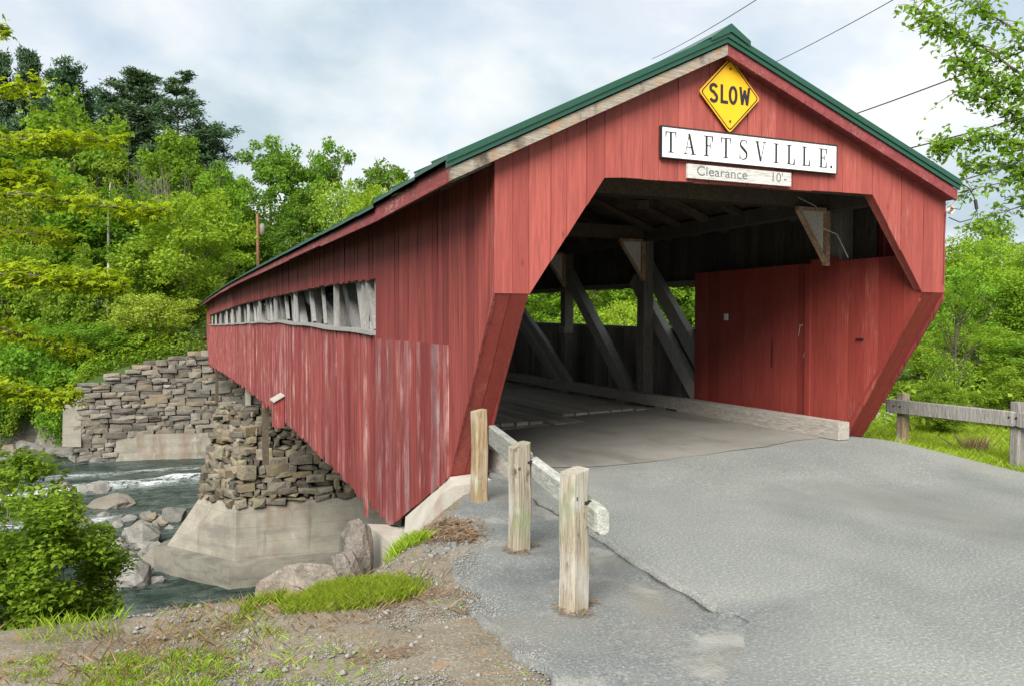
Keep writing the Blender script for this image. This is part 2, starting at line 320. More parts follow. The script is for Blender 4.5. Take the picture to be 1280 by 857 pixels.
# ------------------------------------------------------------------ ground, road, river
def plateau(x, y):
    return .12 * S((x + 2) / 4.5) * S((y + 1.5) / 2.5) - .34 * S((x - 2.95) / 1.2) + .0 * x
def ground(x, y):
    x = np.asarray(x, float); y = np.asarray(y, float)
    wx = S((x + 4.75) / .5) * (x < 3.2)
    brow = np.where(x < 3.2, np.interp(x, [-5.2, -4.6, -4.2, -3.7, -3.3, -3.0], [-1.85, -1.6, -1.05, -.35, .3, .6]), 2.0 + (x - 3.6) * .5) + np.where(x < -6.5, (-6.5 - x) * .16, 0)
    s = y - brow; slope = np.where(x > 3.2, .55, .95 - .43 * wx); s2 = np.maximum(s - 4.7, 0) * .6 * wx
    lip = vnoise(x, y, .7, 3) * .5 + vnoise(x, y, 2.1, 4) * .25
    near = plateau(x, y) - np.where(x < -2.9, .04 * S((-2.9 - x) / 2), 0) - np.where(s > 0, np.sqrt(s * s + .03) - .173, 0) * slope * (.9 + .2 * lip) - s2
    inner = (x > -2.95) & (x < 2.95) & (y < 3.4)
    near = np.where(inner, plateau(x, y), near)
    bed = -9.3 + .5 * vnoise(x, y, .3, 8)
    yb = np.where(x < -12.2, 59.0 + 1.0 * vnoise(x, 0 * x, .25, 5) + 0.10 * (-12.2 - x), 58.55)
    t = y - yb
    ab = S((x + 12.4) / .6)
    wt = np.interp(x, [-12.3, -11.3, -9.5, -7.6, -3.5, 3], [-3.4, -2.6, -1.9, -1.3, -.85, -.8])
    bank_wall = wt
    bank_soft = -9.3 + np.clip(t, 0, 18) * .52
    far = np.where(t < 0, -9.3, ab * bank_wall + (1 - ab) * bank_soft)
    top = .05 + np.clip(y - 74, 0, 140) * (.36 + .05 * vnoise(x, y, .05, 9)) * (1 - .72 * S((x + 3) / 26)) - np.where(x < -12.2, .06 * np.clip(-12.2 - x, 0, 20), 0)
    top = np.minimum(top, (50 - 22 * S((x - 5) / 40)) + 10 * vnoise(x, y, .006, 2)) + np.where(y > 250, 14 * vnoise(x, y, .004, 6), 0)
    far = np.where(y > 58.5 , np.minimum(np.where(ab > .5, -.8 + (y - 58.5) * .15, far), top) if False else np.where(ab > .5, np.minimum(wt + np.maximum(y - 58.8, 0) * .30, top), np.minimum(far, top)), far)
    z = np.where(y < 40, np.maximum(near, bed), np.where(t < 0, bed, np.maximum(far, bed)))
    return z
def zg(x, y): return float(ground(np.array([x]), np.array([y]))[0])
def axis(fine0, fine1, step, far0, far1, gr=1.10):
    a = list(np.arange(fine0, fine1 + 1e-6, step)); s = step
    while a[-1] < far1: s = min(s * gr, 160); a.append(a[-1] + s)
    s = step; b = []
    x = fine0
    while x > far0: s = min(s * gr, 160); x -= s; b.append(x)
    return np.array(b[::-1] + a)
gx = axis(-9.5, 6, .12, -3000, 3000); gy = axis(-8, 5, .12, -3000, 4000, 1.045); gy = np.unique(np.concatenate([gy, [57.6, 58.2, 58.5, 58.62, 58.8, 59.1, 59.4, 59.8, 60.4, 61.2, 62.2, 63.5, 65, 66.5, 68, 70, 72, 74]]))
GX, GY = np.meshgrid(gx, gy); GZ = ground(GX, GY) + np.where((GX > -10) & (GX < -2.9) & (GY < 4), (vnoise(GX, GY, 5, 1) - .5) * .025 + (vnoise(GX, GY, 1.3, 2) - .5) * .05, 0)
SLX = np.interp(GY, [-30, -8, -6, -5, -3.8, -3.28, -2.4, -1.65, -1.5, -1.3, -.95, -.5, -.2, .3, .8, 1.02], [-9, -4.6, -4.1, -4.15, -4.34, -4.36, -4.22, -4.12, -3.98, -3.72, -3.55, -3.66, -3.62, -3.32, -3.0, -2.9])
inroad = (GX > SLX + .12) & (GX < 5) & (GY < 2) & (GY > -20); GZ = np.where(inroad, GZ - .04, GZ)
nx, ny = len(gx), len(gy); idx = np.arange(nx * ny).reshape(ny, nx)
Fg = np.stack([idx[:-1, :-1], idx[:-1, 1:], idx[1:, 1:], idx[1:, :-1]], -1).reshape(-1, 4)
m, nt, p, o = newmat('ground_soil')
a = N(nt, 'ShaderNodeAttribute', attribute_name='tone')      # 0 gravelly dirt, 0.5 grassy soil, 1 woodland floor
v = pos(nt, 1, 1, 1, False); big = noise(nt, v, 1.6, 6, .62, .4); fine = noise(nt, v, 60, 3, .7); midn = noise(nt, v, 9, 4, .6)
dirt = mix(nt, ramp(nt, big, [(.35, 0), (.65, 1)]).outputs[0], (.125, .105, .075), (.195, .172, .132))
dirt = mix(nt, ramp(nt, fine, [(.54, 0), (.70, 1)]).outputs[0], dirt, (.27, .25, .215))
dirt = mix(nt, ramp(nt, fine, [(.30, .8), (.44, 0)]).outputs[0], dirt, (.07, .063, .052))
dirt = mix(nt, mth(nt, 'MULTIPLY', ramp(nt, midn, [(.57, 0), (.68, 1)]).outputs[0], .6), dirt, (.25, .15, .085))
gs = mix(nt, ramp(nt, midn, [(.4, 0), (.6, 1)]).outputs[0], (.07, .10, .025), (.12, .12, .05))
wd = mix(nt, ramp(nt, noise(nt, v, .25, 5, .6), [(.4, 0), (.6, 1)]).outputs[0], (.035, .065, .012), (.06, .075, .025))
base = mix(nt, ramp(nt, a.outputs['Fac'], [(.1, 0), (.5, 1)]).outputs[0], dirt, gs)
base = mix(nt, ramp(nt, a.outputs['Fac'], [(.6, 0), (.9, 1)]).outputs[0], base, wd)
L(nt, base, p.inputs['Base Color']); p.inputs['Roughness'].default_value = .95; p.inputs['Specular IOR Level'].default_value = .1
bump(nt, p, mth(nt, 'ADD', fine, mth(nt, 'MULTIPLY', midn, 1.5)), .7, .012)
tone = np.where(GY > 56, 1.0, np.where((GX > 3.3) & (GY > -1.2), .55, np.where((GY > -1.4) & (GX < -4.7), .3, np.where((GY > 2.5), .3, 0.0))))
tone = np.where((GX < -7.0), np.maximum(tone, .35 * S((-6.2 - GX) / 1.5)), tone)
tone = np.where((np.hypot(GX, GY) > 25), 1.0, tone)
g = ob('ground', mesh_np('ground', np.stack([GX, GY, GZ], -1).reshape(-1, 3), Fg, m, tone.ravel(), True)); tag(g, kind='structure')

def strip(name, ys, xl, xr, zoff, mat, ncol=60, zf=plateau, thick=.05, tf=None):
    """surface between a left and a right edge with a turned-down lip"""
    V = []; nc = ncol + 2
    for y, a0, b0 in zip(ys, xl, xr):
        xs = np.linspace(a0, b0, ncol); zz = zf(xs, np.full(ncol, y)) + zoff
        V.append((xs[0] - .004, y, zz[0] - thick)); V += [(x, y, z) for x, z in zip(xs, zz)]; V.append((xs[-1] + .004, y, zz[-1] - thick))
    id_ = np.arange(len(ys) * nc).reshape(len(ys), nc)
    Fs = np.stack([id_[:-1, :-1], id_[:-1, 1:], id_[1:, 1:], id_[1:, :-1]], -1).reshape(-1, 4)
    V = np.array(V); return tag(ob(name, mesh_np(name, V, Fs, mat, None if tf is None else tf(V[:, 0], V[:, 1]), smooth=False)), kind='structure')
ys = np.concatenate([np.arange(-60, -8, .5), np.arange(-8, 1.75, .05)])
rough = (vnoise(ys, ys * 0, 4, 1) - .5) * .05 + (vnoise(ys, ys * 0, 13, 2) - .5) * .02
rl = np.interp(ys, [-60, -9, -5, -3.3, -1.5, .6, 1.1, 1.75], [-12, -4.2, -3.1, -2.99, -2.84, -2.62, -2.60, -2.6]) + rough
rl = np.where(ys < -3.28, rl + (np.interp(ys, [-30, -8, -6, -5, -4.3, -3.28], [-9, -4.75, -4.25, -4.25, -4.15, -2.99]) - rl), rl) + np.where(ys < -3.28, rough * 2.5, 0)
rr = np.interp(ys, [-60, -12, -4, -.9, -.3, .6, 1.05, 1.75], [8.0, 5.6, 5.0, 4.1, 3.75, 3.3, 3.0, 2.7]) + (vnoise(ys, ys * 0, 2, 5) - .5) * .14
edge_w = lambda x, y: S((-3.12 - y) / .3) * (1 - S((x - np.interp(y, ys, rl) - .12) / (1.1 + .5 * vnoise(x, y, 1.5, 6))))
strip('road', ys, rl, rr, .02, M['asphalt'], 120, lambda x, y: plateau(x, y) - .0065 * edge_w(x, y) - .035 * S((-3.34 - y) / .12) * S(1 - (x - np.interp(y, ys, rl)) / .45), .05, edge_w)
ys2 = np.concatenate([np.arange(-30, -8, .5), np.arange(-8, 1.02, .04)])
sl_ = np.interp(ys2, [-30, -8, -6, -5, -3.8, -3.28, -2.4, -1.65, -1.5, -1.3, -.95, -.5, -.2, .3, .8, 1.02], [-9, -4.6, -4.1, -4.15, -4.34, -4.36, -4.22, -4.12, -3.98, -3.72, -3.55, -3.66, -3.62, -3.32, -3.0, -2.9])
sl_ = sl_ + (vnoise(ys2, ys2 * 0, 3.3, 7) - .5) * .16 + (vnoise(ys2, ys2 * 0, 11, 8) - .5) * .07
sr_ = np.interp(ys2, ys, rl) - .030 - .022 * vnoise(ys2, ys2 * 0, 6, 3)
sr_ = np.where(ys2 < -3.30, np.maximum(sr_, -2.9), sr_)
strip('road_shoulder', ys2, sl_, np.maximum(sr_, sl_ + .1), .012, M['oldasphalt'], 40, lambda x, y: plateau(x, y) + (vnoise(x, y, 3, 4) - .5) * .02)
ys3 = np.arange(1.0, 5.31, .06)
strip('portal_apron', ys3, np.full(len(ys3), -2.72), np.full(len(ys3), 2.72), .026, M['apron'], 40, lambda x, y: plateau(x, y) + (vnoise(x, y, 1.2, 4) - .5) * .012, .04)
ap = bpy.data.objects['portal_apron']; me = ap.data
co = np.zeros(len(me.vertices) * 3, dtype=np.float32); me.vertices.foreach_get('co', co); co = co.reshape(-1, 3)
front = co[:, 1] < 1.35; co[front, 1] += (.35 * vnoise(co[front, 0], co[front, 0] * 0, .9, 3) + .1 * vnoise(co[front, 0], co[front, 0] * 0, 5, 4)) * (1.36 - co[front, 1]) / .36
me.vertices.foreach_set('co', co.ravel()); me.update()
yc_ = np.arange(-3.3, .7, .05); rc_ = np.interp(yc_, ys, rl)
strip('pavement_crack', yc_, rc_ - .05, rc_ + .01, -.006, M['core'], 3)
# far road beyond the bridge
xs = np.arange(-26, 14, .5)
strip('far_road', np.arange(67, 73.5, .5), np.full(13, -30.0), np.full(13, 24.0), .16, speck('far_road_asphalt', (.22, .22, .22), (.27, .27, .265), (.3, .3, .3), .3, 9), 60, lambda x, y: np.maximum(ground(x, y), .1 + 0 * x), .9)

# river
m, nt, p, o = newmat('river_water')
v = pos(nt, 1, 1, 1, False); w1 = noise(nt, pos(nt, .5, 1.1, 1, False), 1.6, 6, .6, .6); w2 = noise(nt, pos(nt, 1.3, 3.0, 1, False), 3.6, 7, .7, .8)
fm = N(nt, 'ShaderNodeAttribute', attribute_name='tone')
foam = mth(nt, 'MULTIPLY', ramp(nt, mth(nt, 'ADD', mth(nt, 'MULTIPLY', w2, .6), mth(nt, 'MULTIPLY', w1, .4)), [(.44, 0), (.56, 1)]).outputs[0], fm.outputs['Fac'], True)
base = mix(nt, ramp(nt, w1, [(.35, 0), (.65, 1)]).outputs[0], (.009, .022, .016), (.022, .043, .031)); base = mix(nt, foam, base, (.72, .76, .76))
L(nt, base, p.inputs['Base Color']); L(nt, mth(nt, 'ADD', mth(nt, 'MULTIPLY', foam, .6), .08), p.inputs['Roughness']); p.inputs['IOR'].default_value = 1.33; p.inputs['Specular IOR Level'].default_value = .09
bump(nt, p, mth(nt, 'ADD', w1, mth(nt, 'MULTIPLY', w2, .6)), .9, .22)
rx = axis(-24, 6, .25, -400, 400, 1.06); ry = np.arange(4, 64, .25); RX, RY = np.meshgrid(rx, ry)
band = np.exp(-((RY - 47.8 - .12 * (RX + 8) - 1.6 * (vnoise(RX, RY * 0, .4, 3) - .5)) / 1.1) ** 2) * S((RX + 19) / 6)
band2 = np.exp(-((RY - 38.5 + .1 * (RX + 9)) / .9) ** 2) * S((-RX - 7.5) / 2) * S((RX + 16) / 3) + .8 * np.exp(-((RY - 58.3 - .0 * RX) / .6) ** 2) * S((-RX - 4) / 3) * S((RX + 13) / 3) + .5 * np.exp(-((RY - 52.5) / .7) ** 2) * S((RX + 16) / 4)
fo = np.clip(band * 1.25 + band2 * .9 + .16 * vnoise(RX, RY, .6, 2), 0, 1)
RZ = -8.5 + .10 * (vnoise(RX, RY, .8, 1) - .5) + .06 * (vnoise(RX, RY, 2.2, 4) - .5) + .40 * band * vnoise(RX, RY, .7, 9) + .1 * band2
ri = np.arange(RX.size).reshape(RX.shape); Fr = np.stack([ri[:-1, :-1], ri[:-1, 1:], ri[1:, 1:], ri[1:, :-1]], -1).reshape(-1, 4)
tag(ob('river_water', mesh_np('river_water', np.stack([RX, RY, RZ], -1).reshape(-1, 3), Fr, m, fo.ravel(), True)), kind='structure')

# ------------------------------------------------------------------ covered bridge
BR = thing('covered_bridge', 'long red timber covered bridge with green metal roof over the river', 'covered bridge', (0, 2, 0))
def opening(x):
    ax = abs(x)
    if ax <= 1.87: return 3.255 + (x + 1.88) * .012
    if ax <= 2.73: return (3.28 if x > 0 else 3.25) + (ax - 1.87) / .86 * (2.03 + (.1 if x > 0 else 0) - (3.28 if x > 0 else 3.25))
    return 2.04 + (.09 if x > 0 else 0)
APX, APZ = -.32, 4.76
def gable(x): return APZ - (APX - x) * .4725 if x < APX else APZ - (x - APX) * .387
edges = [-3.1]
fixed = [-2.73, -1.875, APX, 1.855, 2.73, 3.13]
for fx in fixed:
    span = fx - edges[-1]; n = max(1, round(span / .235)); ws = np.array([random.uniform(.75, 1.25) for _ in range(n)]); ws = ws / ws.sum() * span
    e0 = edges[-1]
    for k in range(n): e0 += ws[k]; edges.append(float(e0) if k < n - 1 else fx)
for a0, b0 in zip(edges[:-1], edges[1:]):
    y0 = random.uniform(-.006, .006); g0 = .0028
    zb = [opening(a0 + 1e-4), opening(b0 - 1e-4)]
    dz = random.uniform(-.006, .006) if abs(a0) < 1.87 else 0
    slab('portal_board', BR, [(a0 + g0, y0, zb[0] + dz), (b0 - g0, y0, zb[1] + dz), (b0 - g0, y0, gable(b0) + .02), (a0 + g0, y0, gable(a0) + .02)], (0, .03, 0), M['front'])
# trim behind the opening edge, header beam
for a0, b0, za, zb in ((-2.73, -1.875, 2.06, 3.26), (1.855, 2.73, 3.31, 2.16)):
    slab('opening_trim', BR, [(a0, .036, za), (b0, .036, zb), (b0, .036, zb + .09), (a0, .036, za + .09)], (0, .09, 0), M['front'])
box('header_beam', BR, (0, .13, 3.40), (5.9, .16, .2), M['beamwood'], (0, -.004, 0))
# corner boards on the portal's outer edges
# slanted cheeks
for side in (-1, 1):
    zt = 2.04 if side < 0 else 2.13; zb = -.02 if side < 0 else .12; yb = 1.365 if side < 0 else 1.28
    xo = 3.1 if side < 0 else 3.13; xi = 2.73
    cuts = [xi, xi + (xo - xi) * .52, xo]
    for a0, b0 in zip(cuts[:-1], cuts[1:]):
        off = Vector((0, zt - zb, yb)).normalized() * -.0
        P = [(side * (a0 + .003), .0, zt), (side * (b0 - .003), .0, zt), (side * (b0 - .003), yb, zb), (side * (a0 + .003), yb, zb)]
        j = random.uniform(0, .006)
        P = [(q[0], q[1] + j, q[2] + j * .6) for q in P]
        slab('cheek_board', BR, P, (0, .028, .02), M['panel'])
# side wall boards (left side in view)
def wtop(y): return 3.43 if y < 2.6 else 3.36 + .08 * math.sin((y - 2.6) / 57 * math.pi) - .2 * max(0, (y - 25) / 35) ** 1.5
LOWP = [(1.36, -.02), (3.9, -1.16), (7, -1.08), (11.3, -1.01), (18, -.93), (26, -.98), (36, -1.10), (48, -1.35), (60.4, -1.6)]
SILP = [(1.3, 1.49), (4.8, 1.58), (9.6, 1.66), (16, 1.74), (22, 1.71), (29.3, 1.63), (40, 1.53), (54.8, 1.42), (61, 1.38)]
WINP = [(1.3, 2.41), (4.8, 2.41), (9.6, 2.48), (16, 2.49), (29.3, 2.46), (40, 2.32), (54.6, 2.16), (61, 2.1)]
ip = lambda P, y: float(np.interp(y, [q[0] for q in P], [q[1] for q in P]))
rows = []; PEEL = set()
def cut(y0, y1, m0, m1):
    ys_ = [y0]
    while ys_[-1] < y1 - m0: ys_.append(ys_[-1] + random.uniform(m0, m1))
    ys_[-1] = y1; return ys_
def low0(y): return 2.04 - (2.06 / 1.365) * y if y < 1.365 else ip(LOWP, y)
yb_ = cut(.0, 1.38, .16, .24) + cut(1.38, 4.78, .17, .25)[1:]
LEN = 60.4
for a0, b0 in zip(yb_[:-1], yb_[1:]):            # portal bay, upper part reaching past the window height
    lo = [low0(a0), low0(b0)] if b0 <= 1.39 else [1.485, 1.485]
    rows.append((a0, b0, lo[0], lo[1], wtop(a0), wtop(b0), -3.1))
yb2 = cut(1.38, 4.78, .15, .24)
for a0, b0 in zip(yb2[:-1], yb2[1:]):
    d = random.uniform(-.05, .04); PEEL.add(round(a0, 5)) if random.random() < .3 else None; rows.append((a0, b0 - random.choice((0, 0, 0, .018)), ip(LOWP, a0) + d * .3, ip(LOWP, b0) + d * .3, 1.497 + random.uniform(-.0, .01), 1.497, -3.1 - random.choice((0.012, .02, .028))))
yl = cut(4.78, LEN, .165, .26)
for a0, b0 in zip(yl[:-1], yl[1:]):
    d = random.uniform(-.06, .05) - (random.random() < .04) * .2
    rows.append((a0, b0, ip(LOWP, a0) + d, ip(LOWP, b0) + d, ip(SILP, a0) - .03, ip(SILP, b0) - .03, -3.1 - random.uniform(0, .034)))
yu = cut(4.78, LEN, .18, .30)
for a0, b0 in zip(yu[:-1], yu[1:]):
    d = random.uniform(-.02, .02)
    endw = a0 > 55
    rows.append((a0, b0, ip(WINP, a0) + d, ip(WINP, b0) + d, wtop(a0), wtop(b0), -3.1 - random.uniform(0, .018)))
for a0, b0 in zip(*(lambda q: (q[:-1], q[1:]))(cut(55.2, LEN, .3, .4))): rows.append((a0, b0, ip(SILP, a0) - .03, ip(SILP, b0) - .03, ip(WINP, a0), ip(WINP, b0), -3.1))
def lean(z): return 0.0
def board_geo(r):
    a0, b0, l0, l1, t0, t1, x = r; g0 = random.choice((.003, .004, .005, .008, .012)); tk = .028; tw = random.uniform(-.012, .012)
    P = [(x, a0 + g0, l0), (x + tw, b0 - g0, l1), (x + tw, b0 - g0, t1), (x, a0 + g0, t0)]
    V = P + [(q[0] + tk, q[1], q[2]) for q in P]
    return V, [(0, 1, 2, 3), (7, 6, 5, 4), (0, 4, 5, 1), (1, 5, 6, 2), (2, 6, 7, 3), (3, 7, 4, 0)]
rows.sort(key=lambda r: r[0])
for r in rows[:296]:
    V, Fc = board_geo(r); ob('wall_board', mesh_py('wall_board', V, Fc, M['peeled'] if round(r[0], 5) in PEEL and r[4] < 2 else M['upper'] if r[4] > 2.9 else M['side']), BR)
def joined(rs, xf, name, mat):
    V = []; Fc = []
    for r in rs:
        v, f = board_geo(r); b = len(V); V += [(xf(q[0]), q[1], q[2]) for q in v]; Fc += [tuple(b + i for i in q) for q in f]
    return tag(ob(name, mesh_py(name, V, Fc, mat), BR), kind='stuff')
joined(rows[296:], lambda x: x, 'wall_boards_beyond', M['side'])
joined([r for r in rows], lambda x: -x + .03, 'opposite_wall_boards', M['side'])
# red lining boards inside the mouth, right and left
for side in (1, -1):
    yl_ = cut(.05, 4.75, .17, .30)
    for a0, b0 in zip(yl_[:-1], yl_[1:]):
        lo0 = 2.1 - 1.62 * a0 if a0 < 1.2 else .12; lo1 = 2.1 - 1.62 * b0 if b0 < 1.2 else .12
        if b0 > 1.2 > a0: lo1 = .12
        t = 2.62 + (.05 if 1.3 < a0 < 1.8 else 0); x = side * (2.74 + random.uniform(-.004, .004))
        slab('lining_board', BR, [(x, a0 + .004, lo0), (x, b0 - .004, lo1), (x, b0 - .004, t), (x, a0 + .004, t)], (side * .025, 0, 0), M['panel'])
box('cover_batten', BR, (2.722, 1.95, 1.45), (.03, .10, 2.3), M['panel'])
box('reflector_tag', BR, (2.725, 3.85, 1.83), (.012, .10, .11), M['white'])
box('latch', BR, (2.72, .98, 1.52), (.015, .13, .02), M['black'])
box('board_gap', BR, (2.7255, 2.72, 1.25), (.002, .022, .42), M['black'])
for (yy, z0) in ((2.13, 1.62), (2.02, 1.30)):
    box('chalk_mark', BR, (2.726, yy, z0), (.002, .009, .17), M['oldwhite'], (.25, 0, 0)); 
box('chalk_mark', BR, (2.726, 2.10, 1.70), (.002, .08, .009), M['oldwhite'])
box('chalk_mark', BR, (2.726, 1.96, 1.30), (.002, .009, .16), M['oldwhite'])
# grey inside boards of the right wall, seen through the mouth
def lining(y0, y1, zf0, zf1, join):
    q = cut(y0, y1, .16, .26); lst = []
    for a0, b0 in zip(q[:-1], q[1:]):
        c = (a0 + b0) / 2; lst.append(((3.05 + random.uniform(-.004, .004), c, (zf0(c) + zf1(c)) / 2), (.024, b0 - a0 - random.choice((.006, .008, .02)), zf1(c) - zf0(c))))
    if join: return lst
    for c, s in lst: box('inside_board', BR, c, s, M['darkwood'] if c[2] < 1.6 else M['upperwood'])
    return []
lining(4.8, 16, lambda y: .05, lambda y: ip(SILP, y) - .01, False); lining(1.0, 16, lambda y: ip(WINP, y) + .01, lambda y: 3.42, False)
rest = lining(16, 60, lambda y: .05, lambda y: ip(SILP, y) - .01, True) + lining(16, 60, lambda y: ip(WINP, y) + .01, lambda y: 3.3, True)
rest += [((-3.04, c[1], c[2]), s) for c, s in lining(4.9, 60, lambda y: .05, lambda y: ip(SILP, y) - .03, True) + lining(4.9, 60, lambda y: ip(WINP, y) + .01, lambda y: 3.3, True)]
tag(ob('inside_boards_beyond', boxes_mesh('inside_boards_beyond', rest, M['darkwood']), BR), kind='stuff')
# window sills (left wavy sill, right sill)
def ribbon(name, root, P, wx, hz, mat, x, sides=1):
    V = []; Fc = []
    for (y, z) in P:
        V += [(x - wx / 2, y, z - hz / 2), (x + wx / 2, y, z - hz / 2), (x + wx / 2, y, z + hz / 2), (x - wx / 2, y, z + hz / 2)]
    for i in range(len(P) - 1):
        b = 4 * i; Fc += [(b + k, b + (k + 1) % 4, b + 4 + (k + 1) % 4, b + 4 + k) for k in range(4)]
    Fc += [(3, 2, 1, 0), tuple(4 * (len(P) - 1) + k for k in range(4))]
    return ob(name, mesh_py(name, V, Fc, mat), root)
yy = np.concatenate([np.arange(4.82, 55, .8), [55.1]])
ribbon('window_sill', BR, [(y, ip(SILP, y) + .012 * math.sin(y * 1.3)) for y in yy], .17, .065, M['slatwood'], -3.09)
ribbon('window_sill', BR, [(y, ip(SILP, y)) for y in yy], .2, .06, M['darkwood'], 3.05)
ribbon('window_head', BR, [(y, ip(WINP, y) + .05) for y in yy], .10, .10, M['darkwood'], -3.0)
ribbon('window_head', BR, [(y, ip(WINP, y) + .05) for y in yy], .10, .10, M['darkwood'], 3.0)
# trusses
POSTS = [1.5, 6.2] + [9.55 + 3.35 * k for k in range(16)]
for side in (-1, 1):
    for i, y in enumerate(POSTS):
        x = side * 2.62
        if y > 59.5: break
        ym = min(y, 60) < 30
        box('truss_post', BR, (x, y, 1.65), (.22, .24, 3.5), M['greywood'] if side < 0 else M['darkwood']) if i else box('truss_post', BR, (side * 2.89, y, 1.65), (.22, .24, 3.5), M['darkwood'])
        if side > 0 and i > 0: box('post_block', BR, (x - .03, y, 1.55), (.24, .30, .16), M['darkwood'])
        if 0 < i < len(POSTS) - 1:
            dirn = -1 if y < 31 else 1
            ya = y + dirn * 2.85
            if i == 1: beam('truss_brace', BR, (side * 2.87, 6.55, 2.9), (side * 2.87, 4.0, .28), .30, .14, M['slatwood'], (1, 0, 0)); beam('truss_brace', BR, (side * 2.86, 6.95, 2.62), (side * 2.86, 4.4, .0), .26, .16, M['slatwood'], (1, 0, 0))
            elif i == 2 or i > 3: beam('truss_brace', BR, (x, y + dirn * .1, 2.85), (x, ya, .25), .26, .2, M['slatwood'], (1, 0, 0))
    # arch of stacked planks
    for k in range(3):
        yc = [8.9, 10.2, 11.6, 13.5, 16, 20, 26, 30]; zc = [.1, 1.0, 1.86, 2.35, 2.7, 2.95, 3.1, 3.15]
        full = [(y, z) for y, z in zip(yc, zc)] + [(60 - y, z) for y, z in list(zip(yc, zc))[-2::-1]]
        ribbon('arch_plank', BR, [(y, z + k * .20 - .25 + .03 * math.sin(k * 9 + y)) for y, z in full], .12 + .05 * (k == 1), .19, M['slatwood'], side * 2.42)
# pale studs and braces showing in the left window band
r2 = random.Random(5)
y = 5.05; k = 0
while y < 55:
    h0, h1 = ip(SILP, y) + .02, ip(WINP, y) + .04
    kind = k % 3
    if k == 0:
        beam('window_brace', BR, (-2.98, 5.15, h1), (-2.98, 4.95, h0), .17, .09, M['slatwood'], (1, 0, 0)); beam('window_brace', BR, (-3.0, 5.75, h1 + .05), (-3.0, 5.2, h0), .14, .10, M['slatwood'], (1, 0, 0))
        box('window_stud', BR, (-3.0, 5.95, (h0 + h1) / 2), (.10, .10, h1 - h0), M['slatwood'])
        y = 6.6
    elif kind == 1: beam('window_brace', BR, (-2.86, y + .45, h1), (-2.86, y, h0), r2.uniform(.12, .22), .07, M['slatwood'], (1, 0, 0)); y += r2.uniform(1.2, 2.0)
    elif kind == 2: box('window_stud', BR, (-3.0, y, (h0 + h1) / 2), (.09, .11, h1 - h0), M['slatwood']); y += r2.uniform(1.0, 1.9)
    else: beam('window_brace', BR, (-2.9, y + .3, h1), (-2.9, y, h0), .09, .06, M['slatwood'], (1, 0, 0)); y += r2.uniform(1.1, 1.7)
    k += 1
# gusset brackets with rusty flanges
for side in (-1, 1):
    for i, y in enumerate(POSTS[:6]):
        gxx = side * 2.50; wl = .55; z1 = 3.30; z0 = 2.60
        slab('gusset_plate', BR, [(gxx, y - .13, z1), (gxx, y - .13, z0), (gxx - side * wl, y - .13, z1)], (0, .012, 0), M['plate'])
        box('gusset_flange', BR, (gxx - side * .035, y - .15, (z0 + z1) / 2 - .03), (.075, .07, .76), M['rust'])
        box('gusset_flange', BR, (gxx - side * (wl / 2 + .04), y - .15, z1 + .012), (wl - .05, .07, .05), M['rust'])
        beam('gusset_flange', BR, (gxx - side * wl, y - .15, z1 - .005), (gxx - side * .06, y - .15, z0 + .0), .05, .06, M['rust'], (0, 1, 0))
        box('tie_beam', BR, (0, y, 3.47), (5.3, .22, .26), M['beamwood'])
        if side < 0: continue
for i, y in enumerate(POSTS[6:]): box('tie_beam', BR, (0, y, 3.47), (5.3, .22, .26), M['beamwood'])
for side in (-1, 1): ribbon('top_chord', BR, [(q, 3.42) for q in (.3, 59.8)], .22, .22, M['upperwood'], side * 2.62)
# knee braces up to the roof
for y in (3.6, 7.9): beam('roof_brace', BR, (.9, y, 3.6), (1.7, y + .9, 3.9), .18, .14, M['beamwood'])
# deck, treads, kerb timbers
box('deck', BR, (0, 32.6, -.12), (5.5, 55.0, .2), M['deckwood'])
tag(ob('deck_beam', boxes_mesh('deck_beam', [((0, y, -.52), (5.9, .25, .55)) for y in np.arange(6, 60, 1.7)], M['darkwood']), BR), kind='stuff')
for x in (-2.4, 2.4): box('bottom_chord', BR, (x, 32.3, -.58), (.34, 56.0, .5), M['darkwood'])
def tread(x0, x1, y0):
    q = x0
    while q < x1 - .1:
        ww = random.uniform(.22, .27); y1 = y0 + random.uniform(-.03, .05)
        o = box('tread_plank', BR, (q + ww / 2, (y1 + 34) / 2, .10 + .022 * q), (ww - .028, 34 - y1, .06 + random.uniform(-.008, .012)), M['deckwood'], (0, -.02, 0)); q += ww
tread(-2.05, -.30, 4.7); tread(.35, 2.05, 5.25)
q = -2.6
while q < 2.55:
    if not (-2.05 < q < -.33 or .33 < q < 2.0): box('floor_plank', BR, (q + .12, 30, .055 + .02 * q), (.225, 51, .06), M['deckwood'])
    else: box('floor_plank', BR, (q + .12, 30, .045 + .02 * q), (.225, 51, .06), M['deckwood'])
    q += .24
for x, z0 in ((2.44, .27), (-2.44, .14)):
    box('kerb_timber', BR, (x, 2.85, z0), (.20, 3.75, .24), M['curbwood'], (0, 0, .004))
    q = 4.76
    while q < 34:
        box('kerb_timber', BR, (x, q + 2.2, z0 + .01), (.2, 4.36, .2), M['curbwood'] if q < 10 else M['greywood'])
        for b in (.5, 1.9, 3.4): box('kerb_block', BR, (x, q + b, z0 - .13), (.22, .3, .10), M['darkwood'])
        q += 4.4
